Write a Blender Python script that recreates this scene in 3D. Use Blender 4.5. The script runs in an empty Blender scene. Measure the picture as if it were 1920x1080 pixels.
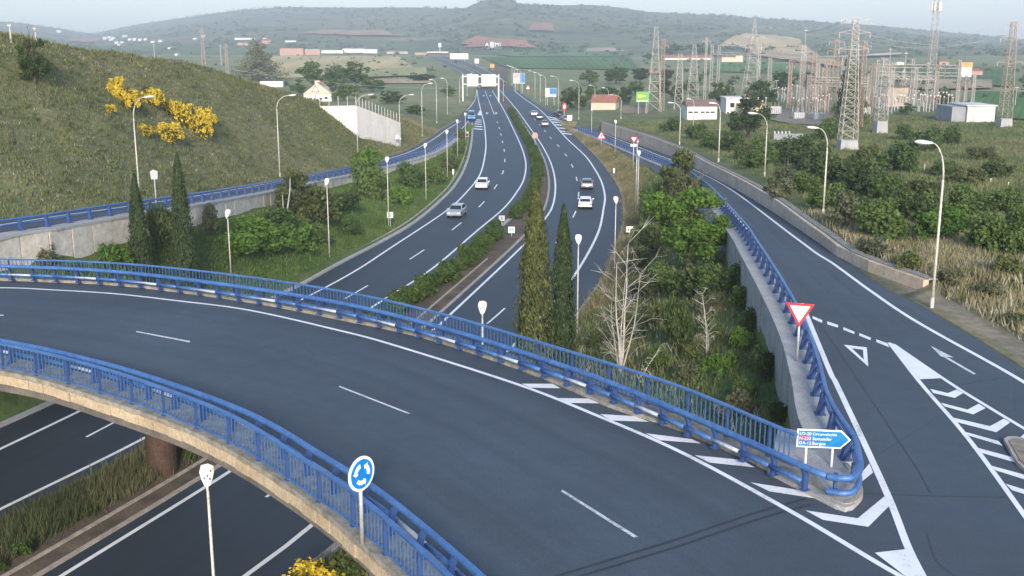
import bpy, bmesh, math, random
import numpy as np
from mathutils import Vector, Matrix
random.seed(7); RNG = np.random.default_rng(11)
SC = bpy.context.scene; COL = SC.collection
R = math.radians
# ------------------------------------------------------------------ camera, world, sun, exposure
CAM_H, FPX, PITCH = 22.4, 2059.0, R(13.06)
cam = bpy.data.cameras.new("camera"); cam.sensor_width = 36.0; cam.lens = 36.0 * FPX / 1920.0
cam.clip_start = 0.5; cam.clip_end = 20000.0
camo = bpy.data.objects.new("camera", cam); COL.objects.link(camo)
camo.location = (0, 0, CAM_H); camo.rotation_euler = (R(90) - PITCH, 0, 0); SC.camera = camo
SUN_EL, SUN_AZ = R(21), R(176)          # azimuth clockwise from +Y (the viewing direction)
w = bpy.data.worlds.new("World"); SC.world = w; w.use_nodes = True
nt = w.node_tree; bg = nt.nodes["Background"]
sky = nt.nodes.new("ShaderNodeTexSky"); sky.sky_type = 'NISHITA'; sky.sun_disc = False
sky.sun_elevation = SUN_EL; sky.sun_rotation = SUN_AZ
sky.air_density = 1.0; sky.dust_density = 1.1; sky.ozone_density = 2.4
nt.links.new(sky.outputs[0], bg.inputs[0]); bg.inputs[1].default_value = 0.081
sl = bpy.data.lights.new("sun", 'SUN'); sl.energy = 1.5; sl.angle = R(11); sl.color = (1.0, 0.89, 0.75)
so = bpy.data.objects.new("sun", sl); COL.objects.link(so)
sd = Vector((math.sin(SUN_AZ) * math.cos(SUN_EL), math.cos(SUN_AZ) * math.cos(SUN_EL), math.sin(SUN_EL)))
so.rotation_euler = sd.to_track_quat('Z', 'Y').to_euler(); so.location = (0, -50, 120)
SC.view_settings.view_transform = 'Standard'; SC.view_settings.look = 'None'
SC.view_settings.exposure = 2.0; SC.view_settings.gamma = 1.0; SC.view_settings.use_curve_mapping = False
SC.render.engine = 'CYCLES'
SC.cycles.volume_step_rate = 4.0; SC.cycles.volume_max_steps = 64; SC.cycles.volume_bounces = 1
SC.cycles.max_bounces = 6; SC.cycles.diffuse_bounces = 3; SC.cycles.transparent_max_bounces = 6
HAZE_DENSITY = 0.00028

# ------------------------------------------------------------------ surveying helpers: sight lines from the mast to the ground
CP, SP = math.cos(PITCH), math.sin(PITCH)
def sight(px, py):
    x = (px - 960.0) / FPX; y = -(py - 540.0) / FPX
    return (x, CP + y * SP, -SP + y * CP)
def P(px, py, z):
    d = sight(px, py); k = (z - CAM_H) / d[2]
    return Vector((d[0] * k, d[1] * k, z))
def PD(px, py, dist):
    d = sight(px, py); k = dist / d[1]
    return Vector((d[0] * k, dist, CAM_H + d[2] * k))
def cr(pts, n=12):
    """dense Catmull-Rom curve through the points"""
    p = np.array([tuple(q) for q in pts], float)
    p = np.vstack([2 * p[0] - p[1], p, 2 * p[-1] - p[-2]])
    out = []
    t = np.linspace(0, 1, n, endpoint=False)[:, None]
    for i in range(1, len(p) - 2):
        a, b, c, d = p[i - 1], p[i], p[i + 1], p[i + 2]
        out.append(0.5 * ((2 * b) + (c - a) * t + (2 * a - 5 * b + 4 * c - d) * t ** 2 + (3 * b - a - 3 * c + d) * t ** 3))
    out.append(p[-2][None]); return np.vstack(out)
def arclen(c):
    return np.concatenate([[0], np.cumsum(np.linalg.norm(np.diff(c, axis=0), axis=1))])
def resample(c, step, start=0.0, end=None):
    s = arclen(c); e = s[-1] if end is None else end
    q = np.arange(start, e + 1e-6, step)
    if e - q[-1] > .02: q = np.append(q, e)
    return np.stack([np.interp(q, s, c[:, k]) for k in range(3)], 1)
def at_len(c, q):
    s = arclen(c); return np.array([np.interp(q, s, c[:, k]) for k in range(3)])
def offs(c, d, dz=0.0):
    """offset in plan, positive = to the left of travel"""
    t = np.gradient(c[:, :2], axis=0); t /= np.linalg.norm(t, axis=1)[:, None] + 1e-9
    o = c.copy(); o[:, 0] -= t[:, 1] * d; o[:, 1] += t[:, 0] * d; o[:, 2] += dz
    return o
def byy(c):
    i = np.argsort(c[:, 1]); c = c[i]
    return (lambda y: np.interp(y, c[:, 1], c[:, 0])), (lambda y: np.interp(y, c[:, 1], c[:, 2]))
def tab(*pts):
    a = np.array(pts, float); return lambda y: np.interp(y, a[:, 0], a[:, 1])
def sstep(t):
    t = np.clip(t, 0, 1); return t * t * (3 - 2 * t)
def wob(x, y, s, seed=0):
    """cheap smooth noise, about -1..1"""
    a = seed * 1.7
    return (np.sin(x / s * 1.3 + a + 1.7 * np.sin(y / s * .9 + a)) + np.sin(y / s * 1.7 + 2.1 * a + 1.3 * np.sin(x / s * 1.1 - a))
            + .6 * np.sin((x + y) / s * 2.9 + a) + .5 * np.sin((x - 1.3 * y) / s * 3.7 - a)) / 3.1

# ------------------------------------------------------------------ object helpers
def tag(o, label=None, cat=None, group=None, kind=None):
    if label: o['label'] = label
    if cat: o['category'] = cat
    if group: o['group'] = group
    if kind: o['kind'] = kind
    return o
def empty(name, loc=(0, 0, 0), rz=0.0, label=None, cat=None, group=None, kind=None, parent=None):
    o = bpy.data.objects.new(name, None); COL.objects.link(o); o.empty_display_size = .3
    o.location = loc; o.rotation_euler = (0, 0, rz)
    if parent: o.parent = parent
    return tag(o, label, cat, group, kind)
def link(name, me, parent=None, loc=None, rot=None, world=False):
    o = bpy.data.objects.new(name, me); COL.objects.link(o)
    if parent is not None:
        o.parent = parent
        if world:
            p = parent; off = Vector(p.location)
            if p.parent: off += Vector(p.parent.location)
            o.location = -off if not p.parent else -Vector(p.parent.location) - Vector(p.location)
    if loc is not None: o.location = loc
    if rot is not None: o.rotation_euler = rot
    return o
class MB:
    def __init__(s): s.v = []; s.f = []
    def add(s, vs, fs):
        k = len(s.v); s.v += [tuple(q) for q in vs]; s.f += [tuple(i + k for i in f) for f in fs]; return s
    def box(s, c, d, rz=0.0, taper=1.0):
        x, y, z = d[0] / 2, d[1] / 2, d[2] / 2; co, si = math.cos(rz), math.sin(rz)
        vs = []
        for k, t in ((-z, 1.0), (z, taper)):
            for a, b in ((-x, -y), (x, -y), (x, y), (-x, y)):
                a *= t; b *= t
                vs.append((c[0] + a * co - b * si, c[1] + a * si + b * co, c[2] + k))
        return s.add(vs, [(3, 2, 1, 0), (4, 5, 6, 7), (0, 1, 5, 4), (1, 2, 6, 5), (2, 3, 7, 6), (3, 0, 4, 7)])
    def tube(s, a, b, r0, r1=None, n=6, cap=True):
        r1 = r0 if r1 is None else r1
        a, b = Vector(a), Vector(b); d = b - a
        if d.length < 1e-6: return s
        d.normalize(); u = d.orthogonal().normalized(); v = d.cross(u)
        vs = []
        for p, r in ((a, r0), (b, r1)):
            for i in range(n):
                t = 2 * math.pi * i / n; vs.append(p + u * (r * math.cos(t)) + v * (r * math.sin(t)))
        fs = [(i, (i + 1) % n, n + (i + 1) % n, n + i) for i in range(n)]
        if cap: fs += [tuple(range(n - 1, -1, -1)), tuple(range(n, 2 * n))]
        return s.add(vs, fs)
    def path(s, pts, r, n=6, cap=True):
        pts = [Vector(p) for p in pts]; vs = []; rr = r if hasattr(r, '__len__') else [r] * len(pts)
        for i, p in enumerate(pts):
            d = (pts[min(i + 1, len(pts) - 1)] - pts[max(i - 1, 0)]).normalized()
            if abs(d.z) < .9: u = Vector((-d.y, d.x, 0)).normalized()
            else: u = d.cross(Vector((0, 1, 0))).normalized()
            v = d.cross(u)
            for k in range(n):
                t = 2 * math.pi * (k + .5) / n; vs.append(p + u * (rr[i] * math.cos(t)) + v * (rr[i] * math.sin(t)))
        fs = []
        for i in range(len(pts) - 1):
            for k in range(n):
                fs.append((i * n + k, i * n + (k + 1) % n, (i + 1) * n + (k + 1) % n, (i + 1) * n + k))
        if cap: fs += [tuple(range(n - 1, -1, -1)), tuple(range((len(pts) - 1) * n, len(pts) * n))]
        return s.add(vs, fs)
    def prism(s, poly, axis_vec, base=(0, 0, 0)):
        """poly: list of 3-D points, extruded along axis_vec"""
        n = len(poly); b = Vector(base); a = Vector(axis_vec)
        vs = [Vector(p) + b for p in poly] + [Vector(p) + b + a for p in poly]
        fs = [tuple(range(n - 1, -1, -1)), tuple(range(n, 2 * n))] + [(i, (i + 1) % n, n + (i + 1) % n, n + i) for i in range(n)]
        return s.add(vs, fs)
    def mesh(s, name, mat, smooth=False):
        me = bpy.data.meshes.new(name); me.from_pydata(s.v, [], s.f); me.update()
        bm = bmesh.new(); bm.from_mesh(me); bmesh.ops.recalc_face_normals(bm, faces=bm.faces); bm.to_mesh(me); bm.free()
        if mat is not None: me.materials.append(mat)
        if smooth: me.polygons.foreach_set('use_smooth', [True] * len(me.polygons))
        return me
    def build(s, name, mat, parent=None, world=False, smooth=False, loc=None, rot=None):
        return link(name, s.mesh(name, mat, smooth), parent, loc, rot, world)
def mesh_np(name, V, F, mat, colors=None, smooth=False):
    """numpy mesh: V (n,3), F (m,k) ; colors (n,3) go to the attribute 'tint'"""
    V = np.asarray(V, np.float32); F = np.asarray(F, np.int32); k = F.shape[1]
    me = bpy.data.meshes.new(name)
    me.vertices.add(len(V)); me.vertices.foreach_set('co', V.ravel())
    me.loops.add(F.size); me.loops.foreach_set('vertex_index', F.ravel())
    me.polygons.add(len(F)); me.polygons.foreach_set('loop_start', np.arange(0, F.size, k, dtype=np.int32))
    try: me.polygons.foreach_set('loop_total', np.full(len(F), k, np.int32))
    except Exception: pass
    if smooth: me.polygons.foreach_set('use_smooth', np.ones(len(F), bool))
    if colors is not None:
        at = me.color_attributes.new('tint', 'FLOAT_COLOR', 'POINT')
        c = np.ones((len(V), 4), np.float32); c[:, :3] = colors; at.data.foreach_set('color', c.ravel())
    me.update(calc_edges=True); me.validate()
    if mat is not None: me.materials.append(mat)
    return me
def ribbon(name, L, Rr, mat, parent=None, dz=0.0, kind=None, world=True):
    n = len(L); V = np.vstack([L, Rr]); V = V.copy(); V[:, 2] += dz
    F = [(i, n + i, n + i + 1, i + 1) for i in range(n - 1)]
    me = MB().add(V, F).mesh(name, mat); uv = me.uv_layers.new(name='UVMap'); ln = arclen(np.asarray(L, float))
    for lp in me.loops: uv.data[lp.index].uv = (float(lp.vertex_index >= n), float(ln[lp.vertex_index % n]))
    o = link(name, me, parent, world=world)
    if kind: o['kind'] = kind
    return o
def slab_mb(L, Rr, th):
    """closed strip: top between L and R, thickness th downward (th may be an array)"""
    n = len(L); th = np.full(n, th) if np.isscalar(th) else np.asarray(th)
    Lb, Rb = L.copy(), Rr.copy(); Lb[:, 2] -= th; Rb[:, 2] -= th
    V = np.vstack([L, Rr, Rb, Lb]); F = []
    for i in range(n - 1):
        for a in range(4):
            b = (a + 1) % 4
            F.append((a * n + i, b * n + i, b * n + i + 1, a * n + i + 1))
    F += [(0, 3 * n, 2 * n, n), (n - 1, 2 * n - 1, 3 * n - 1, 4 * n - 1)]
    return MB().add(V, F)
def flat(name, pts, mat, parent=None, dz=0.0, kind=None):
    n = len(pts); vs = [(p[0], p[1], p[2] + dz) for p in pts]
    me = bpy.data.meshes.new(name); me.from_pydata(vs, [], [tuple(range(n))]); me.update()
    if me.polygons[0].normal.z < 0: me.flip_normals()
    me.materials.append(mat); o = link(name, me, parent, world=parent is not None)
    if kind: o['kind'] = kind
    return o

# ------------------------------------------------------------------ materials
def newmat(name):
    m = bpy.data.materials.new(name); m.use_nodes = True
    return m, m.node_tree, m.node_tree.nodes["Principled BSDF"]
def ramp(nt, fac, stops):
    r = nt.nodes.new("ShaderNodeValToRGB"); el = r.color_ramp.elements
    while len(el) < len(stops): el.new(.5)
    for e, (p, c) in zip(el, stops): e.position = p; e.color = (*c, 1)
    nt.links.new(fac, r.inputs[0]); return r.outputs[0]
def noise(nt, scale, detail=4, rough=.6, coord='Object', vec=None):
    n = nt.nodes.new("ShaderNodeTexNoise"); n.inputs['Scale'].default_value = scale
    n.inputs['Detail'].default_value = detail; n.inputs['Roughness'].default_value = rough
    if vec is None:
        t = nt.nodes.new("ShaderNodeTexCoord"); vec = t.outputs[coord]
    nt.links.new(vec, n.inputs['Vector']); return n.outputs[0]
def mix(nt, a, b, fac, mode='MIX'):
    m = nt.nodes.new("ShaderNodeMix"); m.data_type = 'RGBA'; m.blend_type = mode
    for s, v in ((m.inputs[0], fac), (m.inputs[6], a), (m.inputs[7], b)):
        if hasattr(v, 'links') or hasattr(v, 'is_linked'): nt.links.new(v, s)
        elif isinstance(v, (int, float)): s.default_value = v
        else: s.default_value = (*v, 1)
    return m.outputs[2]
def bump(nt, bs, h, strength=.3, dist=.02):
    b = nt.nodes.new("ShaderNodeBump"); b.inputs['Strength'].default_value = strength; b.inputs['Distance'].default_value = dist
    nt.links.new(h, b.inputs['Height']); nt.links.new(b.outputs[0], bs.inputs['Normal'])
def worn(name, c, c2, scale=1.5, rough=.7, spec=.3, fine=30, metal=0.0, lo=.35, hi=.7, bmp=.0):
    m, t, b = newmat(name)
    n1 = noise(t, scale, 6, .65); n2 = noise(t, fine, 3)
    col = ramp(t, n1, [(lo, c), (hi, c2)])
    col = mix(t, col, ramp(t, n2, [(.3, (.75, .75, .75)), (.7, (1.15, 1.15, 1.15))]), 1.0, 'MULTIPLY')
    t.links.new(col, b.inputs['Base Color']); b.inputs['Roughness'].default_value = rough
    b.inputs['Specular IOR Level'].default_value = spec; b.inputs['Metallic'].default_value = metal
    if bmp: bump(t, b, n2, bmp)
    return m
def plain(name, c, rough=.5, spec=.4, metal=0.0):
    return worn(name, tuple(x * .92 for x in c), tuple(min(1, x * 1.06) for x in c), 2.0, rough, spec, 12, metal)
def tinted(name, rough=.9, scale=1.2, fine=9.0, amount=.5, transl=0.0, objvar=0.0):
    """colour from the 'tint' attribute, broken up by noise"""
    m, t, b = newmat(name)
    a = t.nodes.new("ShaderNodeAttribute"); a.attribute_name = 'tint'
    n1 = noise(t, scale, 6, .7); n2 = noise(t, fine, 3, .6)
    k = amount
    col = mix(t, a.outputs[0], ramp(t, n1, [(.3, (1 - k, 1 - k * .9, 1 - k)), (.7, (1 + k, 1 + k * .85, 1 + k * .6))]), 1.0, 'MULTIPLY')
    col = mix(t, col, ramp(t, n2, [(.3, (1 - k * .8,) * 3), (.7, (1 + k * .8,) * 3)]), 1.0, 'MULTIPLY')
    if objvar:
        oi = t.nodes.new("ShaderNodeObjectInfo")
        col = mix(t, col, ramp(t, oi.outputs['Random'], [(0, (1 - objvar, 1 - objvar * .7, 1 - objvar)), (1, (1 + objvar * 1.1, 1 + objvar * .8, 1 + objvar * .3))]), 1.0, 'MULTIPLY')
    t.links.new(col, b.inputs['Base Color']); b.inputs['Roughness'].default_value = rough
    b.inputs['Specular IOR Level'].default_value = .15
    if transl:
        tr = t.nodes.new("ShaderNodeBsdfTranslucent"); t.links.new(col, tr.inputs[0])
        ms = t.nodes.new("ShaderNodeMixShader"); ms.inputs[0].default_value = transl
        out = t.nodes["Material Output"]
        t.links.new(b.outputs[0], ms.inputs[1]); t.links.new(tr.outputs[0], ms.inputs[2]); t.links.new(ms.outputs[0], out.inputs[0])
    return m
def asphalt(name, base, scale=.12, rough=.82, spec=.35):
    m, t, b = newmat(name)
    tc = t.nodes.new("ShaderNodeTexCoord")
    big = noise(t, scale, 5, .6, vec=tc.outputs['Object']); mid = noise(t, 1.3, 5, .7, vec=tc.outputs['Object']); fine = noise(t, 55, 2, .6, vec=tc.outputs['Object'])
    c = ramp(t, big, [(.35, tuple(x * .92 for x in base)), (.65, tuple(x * 1.09 for x in base))])
    c = mix(t, c, ramp(t, mid, [(.3, (.92,) * 3), (.7, (1.07,) * 3)]), 1.0, 'MULTIPLY')
    c = mix(t, c, ramp(t, fine, [(.3, (.7,) * 3), (.72, (1.3,) * 3)]), 1.0, 'MULTIPLY')
    mp = t.nodes.new("ShaderNodeMapping"); mp.inputs['Scale'].default_value = (9.0, .035, 1); t.links.new(tc.outputs['UV'], mp.inputs[0])
    trk = noise(t, 1.0, 4, .55, vec=mp.outputs[0])          # wheel paths and oil streaks along the lane
    c = mix(t, c, ramp(t, trk, [(.33, (.86, .855, .85)), (.5, (1, 1, 1)), (.68, (1.13, 1.12, 1.09))]), 1.0, 'MULTIPLY')
    vo = t.nodes.new("ShaderNodeTexVoronoi"); vo.feature = 'DISTANCE_TO_EDGE'; vo.inputs['Scale'].default_value = .17; t.links.new(mix(t, tc.outputs['Object'], noise(t, .6, 4, .7, vec=tc.outputs['Object']), .06), vo.inputs['Vector'])
    wet = noise(t, .09, 3, .5, vec=tc.outputs['Object'])
    gate = ramp(t, wet, [(.55, (0, 0, 0)), (.62, (1, 1, 1))])
    line = ramp(t, vo.outputs['Distance'], [(.0, (1, 1, 1)), (.0045, (0, 0, 0))])
    c = mix(t, c, mix(t, (1, 1, 1), (.62, .62, .64), mix(t, line, gate, 1.0, 'MULTIPLY')), 1.0, 'MULTIPLY')
    t.links.new(c, b.inputs['Base Color']); b.inputs['Roughness'].default_value = rough
    b.inputs['Specular IOR Level'].default_value = spec
    bump(t, b, fine, .25, .01)
    return m
M = {}
M['asphalt'] = asphalt('overpass_asphalt', (.052, .069, .089))
M['asphalt_dark'] = asphalt('motorway_asphalt', (.020, .026, .033), .12, .62, .5)
M['asphalt_patch'] = asphalt('shoulder_asphalt', (.082, .080, .080))
def road_paint(name, c, lo, hi):
    m, t, b = newmat(name); big = noise(t, .55, 6, .75); fine = noise(t, 14, 4, .7)
    mx = t.nodes.new("ShaderNodeMath"); mx.operation = 'ADD'; t.links.new(big, mx.inputs[0]); t.links.new(fine, mx.inputs[1])
    base = ramp(t, noise(t, 1.1, 5, .6), [(.3, tuple(v * .86 for v in c)), (.7, c)])
    t.links.new(mix(t, (.075, .085, .10), base, ramp(t, mx.outputs[0], [(lo, (0, 0, 0)), (hi, (1, 1, 1))])), b.inputs['Base Color']); b.inputs['Roughness'].default_value = .65; return m
M['paint'] = road_paint('road_paint', (.76, .765, .77), .62, .86)
M['paint_worn'] = road_paint('worn_road_paint', (.60, .61, .63), .72, 1.0)
M['joint'] = plain('joint_seal', (.030, .036, .046), .8); M['seam'] = plain('seam_seal', (.042, .052, .064), .8)
M['blue'] = worn('blue_rail_paint', (.030, .088, .25), (.062, .160, .38), .9, .45, .5, 7, lo=.3, hi=.72)
M['blue_dark'] = worn('blue_post_paint', (.022, .054, .17), (.042, .095, .26), 1.6, .55, .4, 8, lo=.3, hi=.72)
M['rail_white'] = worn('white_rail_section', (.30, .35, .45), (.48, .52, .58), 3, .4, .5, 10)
M['concrete'] = worn('pale_concrete', (.30, .30, .30), (.42, .41, .395), .8, .9, .2, 14, bmp=.2)
M['concrete_tan'] = worn('fascia_concrete', (.34, .27, .185), (.48, .40, .29), 1.1, .9, .2, 10, bmp=.2)
M['concrete_warm'] = worn('retaining_wall_concrete', (.45, .41, .345), (.60, .56, .495), .5, .9, .2, 2.2)
M['concrete_pink'] = worn('tan_wall_concrete', (.48, .375, .28), (.60, .50, .39), .35, .9, .2, 2.5)
M['concrete_white'] = worn('white_wall_render', (.64, .59, .54), (.76, .71, .66), .25, .9, .2, 6)
M['concrete_dark'] = worn('stained_concrete', (.10, .095, .09), (.17, .155, .14), .8, .9, .2, 10)
M['kerb'] = worn('kerb_stone', (.28, .24, .20), (.45, .41, .36), 2.2, .9, .2, 16)
M['ledge'] = worn('weathered_ledge', (.16, .155, .13), (.34, .32, .28), 2.6, .9, .2, 18, bmp=.3)
M['gravel'] = worn('verge_gravel', (.17, .145, .12), (.32, .28, .23), 1.6, .95, .1, 22, bmp=.4)
M['dirt'] = worn('median_dirt', (.075, .062, .050), (.17, .135, .10), .5, .95, .1, 8, bmp=.4)
M['pole'] = worn('lamp_pole_paint', (.42, .41, .36), (.54, .53, .48), 1.5, .5, .4, 12)
M['lamp'] = plain('lamp_head_paint', (.60, .61, .61), .4)
M['lens'] = plain('dark_fitting', (.03, .035, .045), .3)
M['galv'] = worn('galvanised_steel', (.40, .42, .44), (.52, .54, .56), 2, .5, .5, 10, .3)
M['lattice'] = worn('lattice_steel', (.40, .37, .34), (.52, .48, .44), .6, .6, .4, 5)
M['lattice_red'] = worn('rusty_lattice_steel', (.36, .25, .20), (.46, .36, .31), .5, .6, .4, 5)
M['sign_white'] = plain('sign_white', (.80, .80, .80), .4)
M['sign_red'] = plain('sign_red', (.55, .035, .05), .4)
M['sign_blue'] = plain('sign_blue', (.005, .19, .58), .4)
M['sign_deep'] = plain('direction_sign_blue', (.008, .17, .42), .4)
M['sign_back'] = plain('sign_back', (.42, .43, .44), .5)
M['cream'] = worn('cream_panel', (.62, .55, .47), (.72, .65, .57), .5, .7, .2, 4)
M['green_board'] = plain('green_board', (.12, .36, .08), .5)
M['yellow'] = plain('yellow_print', (.75, .55, .06), .5)
M['roof_red'] = worn('clay_roof', (.26, .11, .075), (.36, .17, .12), 1.2, .85, .2, 9)
M['roof_brown'] = worn('brown_roof', (.17, .11, .095), (.25, .17, .15), 1.0, .85, .2, 9)
M['wall_white'] = worn('white_render', (.55, .54, .51), (.66, .64, .61), .7, .9, .2, 6)
M['wall_cream'] = worn('cream_render', (.50, .42, .32), (.60, .51, .41), .6, .9, .2, 6)
M['wall_red'] = worn('red_brick_render', (.36, .21, .17), (.45, .29, .25), .5, .9, .2, 6)
M['wall_grey'] = worn('grey_blue_render', (.25, .265, .28), (.31, .325, .34), .6, .9, .2, 6)
M['orange'] = worn('orange_panel', (.58, .26, .10), (.68, .34, .15), .5, .7, .2, 5)
M['glass'] = plain('dark_glass', (.02, .025, .03), .08, .6)
M['car_white'] = plain('white_car_paint', (.72, .74, .78), .25, .6)
M['car_silver'] = plain('silver_car_paint', (.40, .42, .45), .25, .6, .3)
M['car_grey'] = plain('grey_car_paint', (.16, .17, .19), .25, .6)
M['car_dark'] = plain('dark_car_paint', (.025, .03, .04), .25, .6)
M['car_blue'] = plain('blue_van_paint', (.07, .20, .42), .25, .6)
M['tyre'] = plain('tyre_rubber', (.015, .015, .016), .85, .1)
M['light_red'] = plain('tail_lens', (.35, .02, .02), .3)
M['light_clear'] = plain('head_lens', (.7, .7, .68), .15)
M['bark'] = worn('bark', (.085, .065, .05), (.16, .13, .10), 3, .95, .1, 20)
M['bark_pale'] = worn('pale_dead_bark', (.36, .34, .32), (.50, .48, .45), 3, .85, .15, 18)
M['leaf'] = tinted('leaf', .8, .9, 5, .28, .35, .24)
M['needle'] = tinted('needle', .85, 1.1, 6, .4, .12, .12)
M['flower'] = tinted('blossom', .7, 1.5, 8, .3, .2, .05)
M['grass'] = tinted('grass', .9, .35, 3, .35, .2)
M['terrain'] = tinted('terrain', .95, .25, 2.4, .32)
M['hill'] = tinted('hill', .98, .014, .10, .58)
M['porcelain'] = plain('insulator', (.46, .43, .42), .4)
M['brown_ins'] = plain('brown_insulator', (.28, .16, .12), .4)

# ------------------------------------------------------------------ plan of the interchange (z = 0 on the motorway, 9.8 on the overpass)
ZD = 9.8
def line0(px, ext=None):
    c = cr([P(a, b, 0.0) for a, b in px], 10)
    if ext:
        d = c[0] - c[4]; d /= np.linalg.norm(d); c = np.vstack([c[0] + d * ext, c])
    return c
cLW = line0([(0, 842), (175, 758), (420, 634), (640, 523), (738, 461), (837, 395), (875, 360), (900, 327), (909, 293), (911, 267), (908, 233), (903, 213), (897, 187), (894, 166)], 32)
cLR = line0([(0, 955), (277, 818), (520, 683), (726, 558), (815, 500), (894, 433), (946, 389), (973, 354), (983, 333), (986, 308), (981, 285), (970, 258), (943, 203), (919, 164)], 32)
cRL = line0([(115, 1080), (440, 878), (640, 742), (806, 623), (846, 588), (985, 456), (1019, 414), (1035, 389), (1041, 360), (1040, 333), (1033, 306), (1021, 281), (1008, 260), (983, 225), (967, 203), (943, 175), (928, 158)], 25)
cRR = line0([(460, 1080), (590, 980), (840, 764), (990, 620), (1070, 527), (1120, 440), (1132, 389), (1134, 366), (1127, 339), (1112, 312), (1098, 293), (1079, 275), (1063, 260), (1042, 237), (1020, 213), (1005, 200), (983, 185), (966, 171), (952, 157)], 25)
cLO = line0([(0, 803), (127, 745), (400, 615), (560, 539), (640, 495), (773, 423), (840, 367), (862, 340), (876, 312), (884, 284), (888, 255), (888, 233), (884, 224)], 32)
cRO = line0([(548, 1080), (633, 1012), (900, 780), (1040, 638), (1090, 573), (1128, 520), (1144, 481), (1162, 433), (1167, 398), (1164, 366), (1154, 343), (1133, 312), (1108, 285), (1083, 260), (1066, 244)], 25)
cRP = line0([(1100, 237), (1073, 227), (1047, 213), (1023, 203), (1000, 190), (983, 179), (968, 168), (952, 155)])
cLP = line0([(838, 231), (865, 215), (885, 196), (892, 182), (894, 165)])
XLW, XLR, XRL, XRR = (byy(c)[0] for c in (cLW, cLR, cRL, cRR))
pL = [(0, 450, 9.8), (67, 437, 9.7), (100, 432, 9.6), (167, 420, 9.3), (253, 405, 8.9), (367, 387, 8.2), (500, 363, 6.2), (600, 342, 4.1), (700, 321, 2.3), (760, 306, 1.55), (820, 287, .9), (850, 269, .45), (872, 250, .15)]
cWL = cr([(-42, 20, 9.8), (-37.4, 44, 9.8)] + [P(*q) for q in pL] + [(-9.6, 290, .02), (-8.6, 330, 0), (-8, 480, 0)], 10)
XWL, ZWL = byy(cWL)
pR = [(1507, 807, 9.8), (1488, 720, 9.8), (1467, 640, 9.8), (1432, 560, 9.8), (1390, 480, 9.62), (1363, 433, 9.0), (1304, 356, 6.4), (1249, 318, 4.2), (1203, 298, 3.0), (1178, 287, 2.3), (1134, 268, 1.3), (1107, 257, .8), (1068, 242, .25)]
cWR = cr([(8.6, 10, 9.8), (9.2, 27, 9.8)] + [P(*q) for q in pR] + [(12.2, 290, .02), (9.5, 340, 0), (2, 480, 0)], 10)
XWR, ZWR = byy(cWR)
def PS(px, py, zf):
    z = zf(60.0)
    for _ in range(40):
        p = P(px, py, float(z)); z = .5 * z + .5 * float(zf(p.y))
    return P(px, py, float(zf(p.y)))
pB = [(2300, 1010), (2050, 800), (1920, 693), (1740, 580), (1663, 541), (1600, 497), (1527, 444), (1457, 398), (1390, 358), (1320, 322), (1276, 299), (1210, 275), (1120, 243)]
cRB = np.vstack([cr([PS(a, b, ZWR) for a, b in pB], 8), cRP + np.array([0, 0, .0])])
XRB = byy(cRB)[0]
XLO = byy(np.vstack([cLO, cLP[cLP[:, 1] > 300]]))[0]
XRO = byy(np.vstack([cRO, cRP[cRP[:, 1] > 285]]))[0]
HL = tab((30, 2.6), (75, 2.3), (100, 1.6), (140, 1.2), (180, .8), (230, .3), (270, .02))
HR = tab((10, 3.0), (45, 2.4), (70, 2.4), (90, 2.0), (150, 1.2), (200, .7), (250, .2), (270, .02))
HWALL = tab((53, .0), (53.6, .55), (62, .62), (75, .8), (88, 1.1), (105, 1.25), (140, 1.5), (165, 1.8), (200, 2.25), (225, 2.35), (256, 2.2), (258, .3), (300, .1), (320, 0))
LWID = tab((40, 7.2), (200, 7.0), (260, 6.6), (300, 4.5), (360, 4.0), (480, 3.5))
XC = tab((10, -66), (60, -62), (110, -50), (130, -48), (145, -46), (160, -43), (175, -41), (190, -37), (205, -33.5), (225, -29), (260, -26), (320, -22))
ZC = tab((10, 23), (60, 23), (110, 22.3), (130, 20.4), (145, 19.3), (160, 17.4), (175, 15), (190, 12.2), (200, 10.2), (212, 8.0), (235, 5.0), (280, 2.4), (340, .8), (500, 0))
ZPR = tab((0, 10.3), (60, 10.0), (100, 8.4), (150, 6.0), (200, 4.6), (300, 3.0), (500, 1.4), (900, .3), (1400, 0))
ZPL = tab((0, 12), (120, 10), (200, 6), (300, 1.5), (500, .6), (900, .2), (1400, 0))
XWA = lambda y: XRB(y) + 1.9 * np.clip((62 - y) / 7.8, 0, 1) ** 1.3 * (y > 53.6)
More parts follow.
